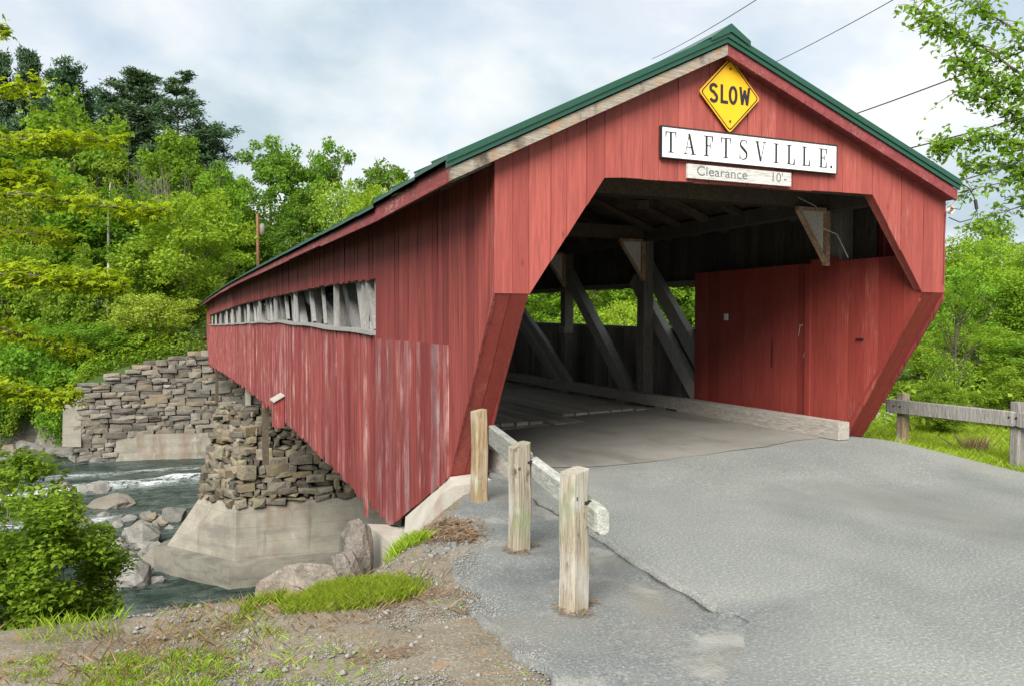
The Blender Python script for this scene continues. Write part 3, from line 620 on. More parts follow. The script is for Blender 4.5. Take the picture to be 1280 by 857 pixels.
# roof
def ridge(y): return APZ + .03 + .05 * math.sin(y / 60 * math.pi)
RX = -.45
RL, RR = (APZ - 3.2007) / (RX + 3.62), (APZ - 3.4275) / (3.12 - RX)
def roof_panel(y0, y1, side, dz, wide=0.0):
    c = (y0 + y1) / 2; e = -.2 * max(0, (c - 25) / 35) ** 1.5 + (.0 if c < 2.6 else -.06 + .10 * math.sin((c - 2.6) / 57 * math.pi))
    xe = (-3.62 if side < 0 else 3.12); sl = RL if side < 0 else RR
    zt = APZ + .085 + dz + e * .8; ze = APZ + .085 - abs(xe - RX) * sl + dz + e
    V = []
    for y in (y0, y1):
        for (x, z) in ((RX, zt), (xe, ze)): V += [(x, y, z), (x, y, z - .035)]
        V += [(xe, y, ze - .075)]
    b0 = 0; b1 = 5
    Fc = [(0, 2, 7, 5), (1, 6, 8, 3), (2, 4, 9, 7), (0, 1, 3, 2), (5, 7, 8, 6), (3, 8, 9, 4)]
    o = ob('roof_panel', mesh_py('roof_panel', V, Fc, M['roof']), BR)
    s = beam('roof_seam', o, (RX, y1, zt + .018), (xe, y1, ze + .018), .022, .04, M['roof'], (0, 1, 0))
    return o
for side in (-1, 1):
    roof_panel(-.18, .35, side, .022); roof_panel(.35, .95, side, .022)
    y = .95
    while y < 60.2:
        y1 = min(y + .92, 60.9); roof_panel(y, y1, side, random.uniform(-.004, .004)); y = y1
# roof underside boards and rafters
for side in (-1, 1):
    xe = -3.5 if side < 0 else 3.05; sl = RL if side < 0 else RR
    for k in range(15):
        a0 = k / 15; b0 = (k + .985) / 15
        xa = RX + (xe - RX) * a0; xb = RX + (xe - RX) * b0; za = APZ - .04 - abs(xa - RX) * sl; zb = APZ - .04 - abs(xb - RX) * sl
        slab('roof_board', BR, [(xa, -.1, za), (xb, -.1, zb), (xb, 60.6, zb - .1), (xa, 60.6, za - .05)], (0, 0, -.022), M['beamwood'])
    lst = []
    for y in np.arange(.75, 60, .85):
        x1 = xe * .97; p0 = (RX, y, APZ - .1); 
        (beam('rafter', BR, (RX, y, APZ - .145), (x1, y, APZ - .145 - abs(x1 - RX) * sl), .09, .15, M['beamwood'], (0, 1, 0)) if y < 20 else None)
ob('ridge_cap', mesh_py('ridge_cap', [(RX - .26, -.22, APZ + .13 - .12), (RX, -.22, APZ + .19), (RX + .26, -.22, APZ + .13 - .095), (RX - .26, 60.9, APZ + .01), (RX, 60.9, APZ + .13), (RX + .26, 60.9, APZ + .035),
    (RX - .26, -.22, APZ - .03), (RX, -.22, APZ + .10), (RX + .26, -.22, APZ - .02)], [(0, 3, 4, 1), (1, 4, 5, 2), (0, 1, 7, 6), (1, 2, 8, 7)], M['rakegreen']), BR)
# rake trim and barge boards on the gable
def rake(name, x0, z0, x1, z1, h, y0, t, mat, drop=0):
    return slab(name, BR, [(x0, y0, z0 - h), (x1, y0, z1 - h), (x1, y0, z1), (x0, y0, z0)], (0, t, 0), mat)
xl, xr = -3.62, 3.12; zl, zr = 3.2007, 3.4275
rake('rake_trim', xl - .03, zl + .095, RX - .03, APZ + .11, .065, -.205, .03, M['rakegreen']); rake('rake_trim', RX - .03, APZ + .11, xr + .02, zr + .105, .065, -.205, .03, M['rakegreen'])
rake('rake_trim', xl - .03, zl + .035, RX - .03, APZ + .045, .055, -.190, .03, M['rakegreen']); rake('rake_trim', RX - .03, APZ + .045, xr + .02, zr + .035, .05, -.190, .03, M['rakegreen'])
rake('barge_board', xl + .01, zl - .015, RX - .002, APZ - .012, .118, -.165, .035, M['bargewood'])
rake('barge_board', RX + .002, APZ - .005, xr, zr - .015, .13, -.165, .035, M['fascia'])
rake('rake_backing', xl + .05, zl - .02, RX, APZ - .02, .10, -.12, .12, M['darkwood']); rake('rake_backing', RX, APZ - .02, xr - .02, zr - .03, .09, -.12, .12, M['fascia'])
# eave fascia in lengths along the left side
q = -.15; fe = []
def eavez(y): return zl + .012 + (-.2 * max(0, (y - 25) / 35) ** 1.5) + (0 if y < 2.2 else -.045 + .085 * math.sin((y - 2.2) / 57 * math.pi))
while q < 60.4:
    q1 = min(q + (2.75 if q < 1 else random.uniform(3.4, 4.4)), 60.6); dz = random.uniform(-.012, .012)
    slab('eave_fascia', BR, [(-3.585, q, eavez(q) - .13 + dz), (-3.585, q1, eavez(q1) - .13 + dz), (-3.585, q1, eavez(q1) + .05), (-3.585, q, eavez(q) + .05)], (.03, 0, 0), M['fascia']); q = q1 + .004
ribbon('eave_fascia', BR, [(-.1, zr - .06), (60.5, zr - .2)], .03, .13, M['fascia'], 3.145)
q = .1
while q < 60:
    box('lookout', BR, (-3.33, q, eavez(q) + .02), (.48, .07, .09), M['darkwood'], (0, math.atan(RL) * -1, 0)); q += 1.7
# far portal gable and dark hanging timbers, box under the wall
slab('far_gable', BR, [(-3.1, 60.42, 2.0), (-2.7, 60.42, 2.0), (-1.9, 60.42, 3.1), (1.9, 60.42, 3.1), (2.7, 60.42, 2.0), (3.1, 60.42, 2.0), (3.1, 60.42, 3.2), (APX, 60.42, APZ - .1), (-3.1, 60.42, 3.2)], (0, .03, 0), M['front'])
box('hanging_timber', BR, (-2.95, 21.3, -1.9), (.18, .45, 2.5), M['beamwood'], (.0, 0, 0)); beam('hanging_timber', BR, (-2.95, 49.7, -.9), (-2.95, 50.3, -3.8), .2, .4, M['beamwood'])
box('bearing_block', BR, (-2.95, 3.2, -1.22), (.12, .16, .25), M['slatwood']); box('bearing_block', BR, (-2.95, 3.62, -1.25), (.12, .16, .25), M['slatwood'])
slab('scupper_box', BR, [(-3.14, 15.0, -1.12), (-3.38, 15.0, -1.12), (-3.38, 15.0, -.42), (-3.14, 15.0, -.28)], (0, .75, 0), M['side'])
slab('scupper_lid', BR, [(-3.13, 14.95, -.265), (-3.42, 14.95, -.43), (-3.42, 14.95, -.395), (-3.13, 14.95, -.23)], (0, .85, 0), M['curbwood'])
# insulator, conduit and cable loop at the right eave
cab = [([(3.15, -.06, 2.1 + k * .12 + .0) if k < 11 else (3.15, -.06, 3.3) for k in range(12)], .008)]
ob('conduit', tubes_mesh('conduit', [([(3.085, -.02, 2.25), (3.09, -.024, 2.5), (3.085, -.02, 2.8), (3.09, -.024, 3.05), (3.09, -.03, 3.16)], .008)], M['fascia']), BR)
v, f = tube([(3.08, -.08, 3.16), (3.08, -.12, 3.16)], .04, 10); ob('insulator', mesh_np('insulator', [tuple(q) for q in v], f, M['ceramic']), BR)
box('insulator', BR, (3.15, -.06, 3.19), (.06, .06, .08), M['ceramic'])
loop = [at(1199, 228, 10.1), at(1212, 236, 10.1), at(1219, 250, 10.1), at(1221, 262, 10.1), at(1215, 274, 10.1), at(1200, 278, 10.1), at(1186, 272, 10.15)]
ob('cable_loop', tubes_mesh('cable_loop', [(loop, .007), ([at(1212, 236, 10.1), at(1206, 248, 10.1), at(1200, 262, 10.1), at(1188, 260, 10.1)], .006)], M['wire']), BR)
ob('cable_splice', tubes_mesh('cable_splice', [([at(1219, 250, 10.1), at(1221, 262, 10.1)], .022)], M['wire']), BR)
ob('conduit', tubes_mesh('conduit', [([(1.15, .5, 3.3), (1.45, .5, 3.2), (1.5, .5, 2.95), (1.9, .6, 2.88), (2.2, .7, 2.6)], .008)], M['greywood']), BR)

# ------------------------------------------------------------------ signs on the gable
def flat(name, root, polys, y, t, mat, k=.00025):
    V = []; Fc = []
    for i, P in enumerate(polys):
        n = len(P); b = len(V); yy_ = y - k * (i % 7); V += [(q[0], yy_, q[1]) for q in P] + [(q[0], y + t, q[1]) for q in P]
        Fc += [tuple(range(b, b + n)), tuple(range(b + 2 * n - 1, b + n - 1, -1))] + [(b + j, b + n + j, b + n + (j + 1) % n, b + (j + 1) % n) for j in range(n)]
    me = mesh_py(name, V, Fc, mat)
    return ob(name, me, root)
def stroke(pts, wds):
    """ribbon of quads along a 2-D line, width per point"""
    out_ = []; n = len(pts); Lp = []; Rp = []
    for i in range(n):
        a0 = pts[max(i - 1, 0)]; b0 = pts[min(i + 1, n - 1)]; dx, dz = b0[0] - a0[0], b0[1] - a0[1]; l = math.hypot(dx, dz) or 1
        wv = wds[i] if hasattr(wds, '__len__') else wds
        Lp.append((pts[i][0] - dz / l * wv / 2, pts[i][1] + dx / l * wv / 2)); Rp.append((pts[i][0] + dz / l * wv / 2, pts[i][1] - dx / l * wv / 2))
    for i in range(n - 1): out_.append([Lp[i], Rp[i], Rp[i + 1], Lp[i + 1]])
    return out_
R_ = lambda x0, z0, x1, z1: [(x0, z0), (x1, z0), (x1, z1), (x0, z1)]
def glyph_serif(c):
    t, h = .13, .035
    def stem(x): return [R_(x - t / 2, 0, x + t / 2, 1), R_(x - .17, 0, x + .17, h), R_(x - .17, 1 - h, x + .17, 1)]
    if c == 'I': return stem(.2), .4
    if c == 'T': return [R_(.34 - t / 2, 0, .34 + t / 2, 1), R_(.17, 0, .51, h), R_(0, 1 - h, .68, 1), [(0, .72), (.03, .72), (.07, .97), (0, .97)], [(.68, .72), (.65, .72), (.61, .97), (.68, .97)]], .68
    if c == 'L': return stem(.2) + [R_(.2, 0, .62, h), [(.62, .32), (.59, .32), (.52, .03), (.62, .03)]], .64
    if c == 'F': return stem(.2) + [R_(.2, 1 - h, .62, 1), [(.62, .70), (.59, .70), (.53, .97), (.62, .97)], R_(.2, .50, .46, .50 + h), R_(.44, .38, .465, .66)], .64
    if c == 'E': return stem(.2) + [R_(.2, 1 - h, .62, 1), [(.62, .72), (.59, .72), (.53, .97), (.62, .97)], R_(.2, .50, .46, .50 + h), R_(.44, .38, .465, .66), R_(.2, 0, .62, h), [(.62, .3), (.59, .3), (.53, .03), (.62, .03)]], .64
    if c == 'A': return stroke([(.11, 0), (.36, 1)], .035) + stroke([(.345, 1), (.63, 0)], t) + [R_(.2, .33, .52, .33 + h), R_(0, 0, .24, h), R_(.48, 0, .78, h)], .76
    if c == 'V': return stroke([(.12, 1), (.38, .0)], t) + stroke([(.39, 0), (.64, 1)], .035) + [R_(0, 1 - h, .27, 1), R_(.52, 1 - h, .76, 1)], .76
    if c == 'S':
        P = [(.55, .78), (.53, .9), (.43, .975), (.30, .985), (.16, .93), (.10, .80), (.13, .68), (.25, .58), (.40, .47), (.52, .36), (.55, .22), (.48, .08), (.33, .015), (.18, .03), (.09, .12), (.06, .26)]
        W = [.03, .03, .03, .035, .06, .09, .12, .14, .14, .13, .10, .07, .035, .03, .03, .03]
        return stroke(P, W) + [R_(.54, .70, .57, 1.0), R_(.05, 0, .08, .30)], .64
    if c == '.': return [[(.07 + .075 * math.cos(a0), .075 + .075 * math.sin(a0)) for a0 in np.linspace(0, 2 * math.pi, 13)[:-1]]], .15
def place(polys, x, z, sx, sz): return [[(x + q[0] * sx, z + q[1] * sz) for q in P] for P in polys]
NS = thing('name_sign', 'long white board lettered TAFTSVILLE. in black above the bridge mouth', 'sign', (0, -.05, 3.49))
def board_sign(root, x0, x1, z0, z1, mat, fm, fw):
    box('sign_board', root, ((x0 + x1) / 2, -.035, (z0 + z1) / 2), (x1 - x0 - .004, .03, z1 - z0 - .004), mat)
    if fm:
        for c, s in ((((x0 + x1) / 2, -.034, z1 - fw / 2), (x1 - x0, .044, fw)), (((x0 + x1) / 2, -.034, z0 + fw / 2), (x1 - x0, .044, fw * .7)), ((x0 + fw / 2, -.034, (z0 + z1) / 2), (fw, .042, z1 - z0 - 2 * fw)), ((x1 - fw / 2, -.034, (z0 + z1) / 2), (fw, .042, z1 - z0 - 2 * fw))): box('sign_frame', root, c, s, fm)
board_sign(NS, -1.222, 1.232, 3.490, 3.832, M['white'], M['black'], .013)
for c, x, zc in zip('TAFTSVILLE.', (-1.10, -.86, -.615, -.38, -.14, .10, .32, .53, .755, 1.01, 1.125), [0] * 11):
    G, wd_ = glyph_serif(c); hh = .218; flat('letter', NS, place(G, x - wd_ * .2 / 2 if c != '.' else x, 3.555, .2 if c != '.' else .22, hh), -.0535, .003, M['black'])
for x in (-1.1, -.62, -.14, .32, .76, 1.0): box('screw', NS, (x, -.053, 3.80), (.008, .005, .008), M['greywood'])
WS = thing('warning_sign', 'yellow diamond sign reading SLOW under the gable peak', 'sign', (-.325, -.05, 4.245))
def diamond(cx, cz, r, rc=.03):
    P = []
    for k in range(4):
        a0 = math.pi / 2 * k; 
        for da in (-1, 0, 1):
            d = rc * .8; c_, s_ = math.cos(a0), math.sin(a0); tx, tz = -s_, c_
            P.append((cx + c_ * (r - (d if da else d * .45)) + tx * da * d, cz + s_ * (r - (d if da else d * .45)) + tz * da * d))
    return P
flat('sign_plate', WS, [diamond(-.325, 4.245, .412)], -.045, .012, M['yellow'])
outer = diamond(-.325, 4.245, .392); inner = diamond(-.325, 4.245, .376); flat('border_line', WS, [[outer[i], outer[(i + 1) % 12], inner[(i + 1) % 12], inner[i]] for i in range(12)], -.0475, .002, M['black'])
def arc(cx, cz, rx, rz, a0, a1, n): return [(cx + rx * math.cos(math.radians(a)), cz + rz * math.sin(math.radians(a))) for a in np.linspace(a0, a1, n)]
tw = .17
gS = stroke(arc(.29, .74, .21, .19, 20, 270, 12) + arc(.29, .26, .21, .20, 90, -160, 12)[1:], tw)
gL = [R_(0, 0, tw, 1), R_(tw - .01, 0, .5, tw)]
gO = stroke(arc(.29, .5, .21, .42, 90, 450, 25), tw)
gW = stroke([(.07, 1), (.2, .06)], tw * .95) + stroke([(.2, .06), (.36, .85)], tw * .9) + stroke([(.36, .85), (.52, .06)], tw * .9) + stroke([(.52, .06), (.65, 1)], tw * .95)
for G, x in ((gS, -.605), (gL, -.455), (gO, -.345), (gW, -.20)): flat('letter', WS, place(G, x, 4.145, .205, .205), -.0485, .002, M['black'])
for z in (4.53, 3.96): box('bolt', WS, (-.325, -.05, z), (.018, .014, .018), M['black'])
CS = thing('clearance_sign', 'weathered grey board with faded Clearance 10\' lettering', 'sign', (0, -.05, 3.3))
board_sign(CS, -.885, .545, 3.302, 3.458, M['oldwhite'], None, 0)
def text(body, root, x, z, size, mat, wscale=1.0):
    cu = bpy.data.curves.new('t', 'FONT'); cu.body = body; cu.size = size; cu.extrude = .0012; t = bpy.data.objects.new('t', cu); COL.objects.link(t)
    me = bpy.data.meshes.new_from_object(t.evaluated_get(bpy.context.evaluated_depsgraph_get())); bpy.data.objects.remove(t)
    me.materials.clear(); me.materials.append(mat); o = ob('lettering', me, root); o.location = (x, -.0515, z); o.rotation_euler = (math.pi / 2, 0, 0); o.scale = (wscale, 1, 1); return o
bpy.context.view_layer.update()
text('Clearance', CS, -.77, 3.342, .145, M['fadedgrey'], 1.17); text("10'-", CS, .24, 3.345, .145, M['fadedgrey'], 1.1)

# ------------------------------------------------------------------ stones and rocks
import bmesh
def hull_shape(name, seed, mat, kind):
    """a unit stone as the convex hull of jittered points: flat faces, sharp chipped corners"""
    r = np.random.default_rng(seed); bm = bmesh.new()
    if kind == 'block':
        P = [np.array(c) * (1 - r.uniform(0, .20, 3)) for c in CUBE_V]; P += [np.array(c) * np.array([.3, 1, 1]) + r.normal(0, .05, 3) for c in CUBE_V[::3]]
        P += [r.uniform(-.42, .42, 3) * np.array([1, 1, .3]) + np.array([0, 0, .5 * (1 if k % 2 else -1)]) for k in range(4)] + [np.array([r.uniform(-.35, .35), -.54, r.uniform(-.35, .35)]) for _ in range(2)]
    else:
        P = []
        for _ in range({'slabby': 24, 'rubble': 34}.get(kind, 70)): d = r.normal(0, 1, 3); d /= np.linalg.norm(d); q = (abs(d) ** 3).sum() ** (-1 / 3); P.append(d * q * (r.uniform(.44, .54) if kind == 'boulder' else r.uniform(.37, .55)))
    for q in P: bm.verts.new(q)
    g_ = bmesh.ops.convex_hull(bm, input=bm.verts[:]); bmesh.ops.delete(bm, geom=list({v for v in g_['geom_interior'] if isinstance(v, bmesh.types.BMVert)} | {v for v in g_['geom_unused'] if isinstance(v, bmesh.types.BMVert)}), context='VERTS')
    if kind in ('rubble', 'boulder'):
        bmesh.ops.triangulate(bm, faces=bm.faces[:]); bmesh.ops.subdivide_edges(bm, edges=bm.edges[:], cuts=3, use_grid_fill=True); bm.normal_update()
        for v in bm.verts:
            q = v.co * 5 + Vector((seed, 0, 0)); n_ = float(vnoise([q.x + q.z * .7], [q.y - q.z * .6], 1.0, seed)[0]) - .5 + .6 * (float(vnoise([q.x * 2.3 + q.z], [q.y * 2.3 - q.z * 1.7], 1.0, seed + 3)[0]) - .5)
            v.co += v.normal * (.055 * n_)
    me = bpy.data.meshes.new(name); bm.to_mesh(me); bm.free(); me.materials.append(mat); return me
ABST = [hull_shape('stone', 100 + i, M['stone'], 'block') for i in range(12)]
PIST = [hull_shape('stone', 200 + i, M['pierstone'], 'block' if i % 2 else 'slabby') for i in range(12)]
BOUL = [hull_shape('boulder', 400 + i, M['boulder'], 'boulder') for i in range(4)]
ROCK = [hull_shape('rock', 300 + i, M['rock'], 'rubble') for i in range(10)]
R4 = random.Random(21)
def stone(root, me, c, s, rz, tilt=.05):
    o = ob('stone', me, root); o.location = c; o.scale = s; o.rotation_euler = (R4.uniform(-tilt, tilt), R4.uniform(-tilt, tilt), rz + R4.uniform(-tilt, tilt)); return o

# mid-river pier: concrete skirt and rubble stonework
PI = thing('stone_pier', 'rubble stone pier on a sloping concrete footing under mid span', 'bridge pier', (0, 28.3, -8.9))
def loft(name, root, lo, hi, mat):
    n = len(lo); V = lo + hi; Fc = [tuple(range(n - 1, -1, -1)), tuple(range(n, 2 * n))] + [(i, (i + 1) % n, n + (i + 1) % n, n + i) for i in range(n)]
    return ob(name, mesh_py(name, V, Fc, mat), root)
foot = [(-3.95, 25.02), (6, 24.0), (6, 33.2), (-4.2, 33.2), (-6.62, 28.5)]
loft('footing_plinth', PI, [(x, y, -9.6) for x, y in foot], [(x, y, -7.68 if i != 4 else -7.5) for i, (x, y) in enumerate(foot)], M['plinth'])
ft0 = [(-3.66, 25.62), (6, 24.85), (6, 33.0), (-4.0, 33.0), (-6.12, 28.5)]; ft1 = [(-3.60, 25.85), (4.6, 25.15), (4.6, 31.6), (-3.7, 31.4), (-4.80, 28.25)]
b1 = loft('footing_batter', PI, [(x, y, -7.682 if i != 4 else -7.502) for i, (x, y) in enumerate(ft0)], [(x, y, -5.5) for x, y in ft1], M['concrete'])
box('footing_joint', PI, (-5.05, 26.95, -7.0), (.03, .05, 1.5), M['core']) if False else None
def perim(z):
    f = (z + 5.5) / 3.9
    base = [(-3.9, 31.0), (-4.68, 28.25), (-3.50, 25.98), (3.6, 25.45)]; top = [(-3.1, 30.4), (-3.75, 28.3), (-2.95, 26.7), (3.2, 26.3)]
    return [Vector((a[0] + (b[0] - a[0]) * f, a[1] + (b[1] - a[1]) * f, 0)) for a, b in zip(base, top)]
loft('stone_core', PI, [(q.x + .15, q.y + .13, -5.5) for q in perim(-5.5)] + [(3.4, 31, -5.5)], [(q.x + .15, q.y + .13, -1.75) for q in perim(-1.75)] + [(2.9, 30.2, -1.75)], M['core'])
z = -5.52
while z < -1.85:
    h = R4.uniform(.15, .34) if z < -3.5 else R4.uniform(.12, .24); P = perim(z + h / 2)
    for i in range(3):
        a, b = P[i], P[i + 1]; d = b - a; ln = d.length; t = R4.uniform(-.3, 0); ang = math.atan2(d.y, d.x); d.normalize()
        nrm = Vector((d.y, -d.x, 0))
        while t < ln - .1:
            if i == 0 and t < .0: t = .6
            wd = R4.uniform(.30, .95) if R4.random() < .75 else R4.uniform(.15, .3); hh = h * R4.uniform(.85, 1.7)
            if i == 2 and t > 4.7: break
            if i == 0 and t < 1.2: t += wd; continue
            c = a + d * (t + wd / 2) + nrm * R4.uniform(-.05, .04); stone(PI, R4.choice(PIST), (c.x, c.y, z + h / 2 + R4.uniform(-.04, .04)), (wd * 1.07, R4.uniform(.45, .75), hh * 1.12), ang, .12); t += wd
    z += h
for (x, y, s) in ((-2.2, 27.6, (.5, .4, .35)), (-2.7, 28.2, (.45, .4, .3))): stone(PI, PIST[1], (x, y, -1.72), s, .3)
box('bearing_beam', PI, (-2.5, 28.6, -1.55), (.6, 1.6, .35), M['darkwood']); box('bearing_post', PI, (-2.95, 27.7, -1.45), (.2, .25, .75), M['concrete']); box('bearing_post', PI, (-2.3, 27.4, -1.45), (.25, .3, .7), M['polewood'])

# far abutment
AB = thing('stone_abutment', 'tall coursed rubble stone abutment wall across the river', 'abutment', (-5, 58, -8.9))
TOPP = [(-12.3, -3.8), (-11.3, -2.9), (-9.5, -2.15), (-7.6, -1.45), (-5.5, -.95), (-3.5, -.68), (3, -.6)]
tz = lambda x: ip(TOPP, x)
loft('stone_core', AB, [(-12.2, 58.15, -9), (3, 58.15, -9), (3, 59.5, -9), (-12.2, 59.5, -9)], [(-12.2, 58.15, -3.4), (3, 58.15, -3.4), (3, 59.3, -3.4), (-12.2, 59.3, -3.4)], M['core'])
loft('stone_core', AB, [(-9.4, 58.2, -3.39), (3, 58.2, -3.39), (3, 59.3, -3.39), (-9.4, 59.3, -3.39)], [(-7.6, 58.25, -1.5), (3, 58.25, -1.1), (3, 59.3, -1.1), (-7.6, 59.3, -1.5)], M['core'])
z = -8.4; cnt = 0
while z < -.7:
    h = R4.uniform(.20, .44); x = -12.1 + R4.uniform(-.2, .2)
    while x < .4:
        wd = R4.uniform(.40, 1.15) if R4.random() < .75 else R4.uniform(1.1, 1.8)
        cx = x + wd / 2
        if z + h * .35 < tz(cx) and not (-9.3 < cx < 2 and z < -7.0):
            sub = 2 if (h > .38 and R4.random() < .4) else 1
            for k in range(sub):
                hh = h / sub; stone(AB, R4.choice(ABST), (cx, 58.1 + R4.uniform(-.16, .10), z + hh * (k + .5) + R4.uniform(-.05, .05)), (wd * 1.05, .75, hh * R4.uniform(1.02, 1.3)), R4.choice((0, math.pi)), .06); cnt += 1
        x += wd
    z += h
loft('concrete_footing', AB, [(-9.75, 57.6, -9.3), (-4.0, 56.6, -9.3), (-1.2, 56.9, -9.3), (-1.0, 58.6, -9.3), (-9.6, 58.6, -9.3)], [(-9.55, 57.85, -6.55), (-4.1, 57.0, -6.75), (-1.4, 57.3, -6.8), (-1.0, 58.6, -6.8), (-9.5, 58.6, -6.55)], M['concrete'])
slab('leaning_slab', AB, [(-12.95, 57.7, -7.2), (-11.75, 57.5, -7.3), (-11.75, 58.0, -3.4), (-12.9, 58.2, -3.3)], (0, .25, 0), M['concrete'])

# concrete wing wall at the near corner
WW = thing('wing_wall', 'sloping pale concrete wing wall below the near left corner of the bridge', 'wing wall', (-3.35, 2.3, -1.6))
top = [(-3.42, 1.05, -.015), (-2.80, 1.02, .0), (-2.80, 1.38, .0), (-3.16, 1.40, -.01), (-3.13, 3.35, -1.18), (-3.56, 3.05, -1.20), (-3.44, 1.72, -.86)]
def fan(name, root, ring, zb, mat):
    n = len(ring); V = list(ring) + [(q[0], q[1], zb) for q in ring]; Fc = [(0, 1, 2, 3), (0, 3, 6), (3, 4, 6), (4, 5, 6)] + [((i + 1) % n, i, n + i, n + (i + 1) % n) for i in range(n)]
    return ob(name, mesh_py(name, V, Fc, mat), root)
def capped(name, root, ring, zb, quads, mat):
    n = len(ring); V = list(ring) + [(q[0], q[1], zb) for q in ring]; Fc = list(quads) + [((i + 1) % n, i, n + i, n + (i + 1) % n) for i in range(n)]
    return ob(name, mesh_py(name, V, Fc, mat), root)
capped('sloped_cap', WW, [(-3.10, 1.34, 0), (-3.10, 3.2, -.87), (-3.42, 2.14, -.90), (-3.35, 1.57, -.54), (-3.30, 1.03, -.1), (-3.28, .80, .0)], -2.6, [(0, 1, 2, 3), (0, 3, 4, 5)], M['wing'])
loft('seat_block', WW, [(-3.56, 2.3, -3), (-2.9, 2.3, -3), (-2.9, 4.2, -3), (-3.5, 4.2, -3)], [(-3.53, 2.35, -.955), (-3.0, 2.35, -.955), (-3.0, 4.1, -1.2), (-3.46, 4.02, -1.12)], M['wing'])
loft('corner_block', WW, [(-3.29, .76, -.5), (-2.74, .9, -.5), (-2.74, 1.36, -.5), (-3.29, 1.36, -.5)], [(-3.28, .79, .008), (-2.76, .93, .025), (-2.76, 1.34, .025), (-3.10, 1.34, .008)], M['wing'])
box('abutment_face', WW, (0, 4.9, -5.4), (5.6, .8, 8.6), M['concrete'])

# rocks
def hit(px, py):
    d0 = 20.
    while d0 < 110:
        q = at(px, py, d0)
        if q.z < max(zg(q.x, q.y), -8.55): break
        d0 += .5
    return d0
def rock(px, py, z, wpx, hpx, label, seed, group=None, depth=None, cat='rock', name='river_rock', flat_=1.0, mat=None):
    d0 = hit(px, py); p = at(px, py, d0); sx = wpx * d0 / 1000; sz = hpx * d0 / 1000
    o = ob(name, ROCK[seed % 10]); o.location = (p.x, p.y + sx * .2, p.z + sz * .28); o.scale = (sx * 1.1, sx * .95, sz * 1.35); o.rotation_euler = (R4.uniform(-.3, .3), R4.uniform(-.3, .3), R4.uniform(-.6, .6))
    return tag(o, label, cat, group)
big = [
 (186, 415, None, 0, 0, None),
]
rock(145, 574, -8.5, 46, 20, 'pale pointed rock standing out of the river in front of the concrete abutment footing', 1)
rock(113, 578, -8.5, 44, 17, 'grey wedge rock in the river just left of the pale pointed one', 3)
rock(134, 637, -8.45, 58, 12, 'long flat pale rock lying in the river right of the leafy bush', 5)
rock(178, 684, -8.5, 40, 30, 'large rounded grey rock against the left tip of the pier footing', 2)
rock(218, 655, -8.3, 30, 24, 'pale rock leaning on the sloping face of the pier footing', 4)
rock(160, 734, -8.7, 54, 34, 'big grey rock in front of the pier footing beside the leafy bush', 6)
rock(196, 712, -8.8, 42, 30, 'flat-topped grey slab rock right of the big rock by the bush', 8)
rock(45, 549, -8.2, 60, 44, 'large pale angular boulder on the far bank below the yellow-green sprays', 7)
rock(30, 553, -8.4, 44, 30, 'grey rock at the waterline left of the large pale boulder', 0)
rock(70, 556, -8.4, 40, 38, 'tilted grey boulder on the far bank right of the large pale boulder', 9)
rock(118, 551, -8.3, 66, 34, 'broad grey boulder on the far bank below the leaning slab', 2)
rock(95, 568, -8.5, 66, 14, 'low flat grey rock at the waterline under the broad boulder', 5)
rock(14, 578, -8.5, 36, 14, 'low rock in the water at the far left above the leafy bush', 4)
rr_ = random.Random(77)
for (x0, x1, y0, y1, z, n, s0, s1, lab, grp) in (
    (105, 240, 646, 700, -8.5, 58, 9, 24, 'small pale broken rock in the heap left of the pier footing', 'small rocks heaped left of the pier footing'),
    (125, 200, 690, 745, -8.7, 14, 14, 30, 'small grey rock between the leafy bush and the pier footing', 'small rocks between bush and pier footing'),
    (0, 140, 528, 568, -8.3, 80, 9, 28, 'small grey rock on the far bank at the waterline', 'small rocks along the far bank'),
    (100, 200, 560, 568, -8.55, 12, 9, 20, 'small wet rock below the far concrete footing', 'small wet rocks below the far footing'),
    (75, 130, 610, 690, -8.5, 12, 14, 30, 'small rock at the river edge beside the leafy bush', 'small rocks beside the leafy bush')):
    for i in range(n):
        px = rr_.uniform(x0, x1); py = rr_.uniform(y0, y1)
        if 'heap' in lab and px > 258 - (py - 615) * .9: px -= 45
        if 'far bank' in lab: z_ = -8.45 + max(0, (566 - py)) * .055
        else: z_ = z
        s = rr_.uniform(s0, s1); rock(px, py, z_, s, s * rr_.uniform(.45, .75), lab, rr_.randrange(10), grp)
def boulder(px, pytop, dist, wpx, label, seed, rz=0.):
    t = at(px, pytop, dist); z0 = zg(t.x, t.y) - .08; wd = wpx * dist / 1000; h = max(t.z - z0, wd * .6)
    o = ob('boulder', BOUL[seed % 4]); o.location = (t.x, t.y, t.z - h * .47); o.scale = (wd * 1.05, max(wd, h * .6), h); o.rotation_euler = (.04, .03, rz); return tag(o, label, 'boulder')
boulder(444, 654, 10.2, 40, 'tall rough boulder against the end of the concrete wing wall', 3)
boulder(432, 690, 9.7, 34, 'low grey boulder at the left foot of the tall boulder', 6, .5)
boulder(402, 708, 9.3, 36, 'rounded boulder behind the bright grass tuft', 8, .2)
boulder(374, 718, 9.0, 24, 'small boulder at the left end behind the bright grass tuft', 1, .9)

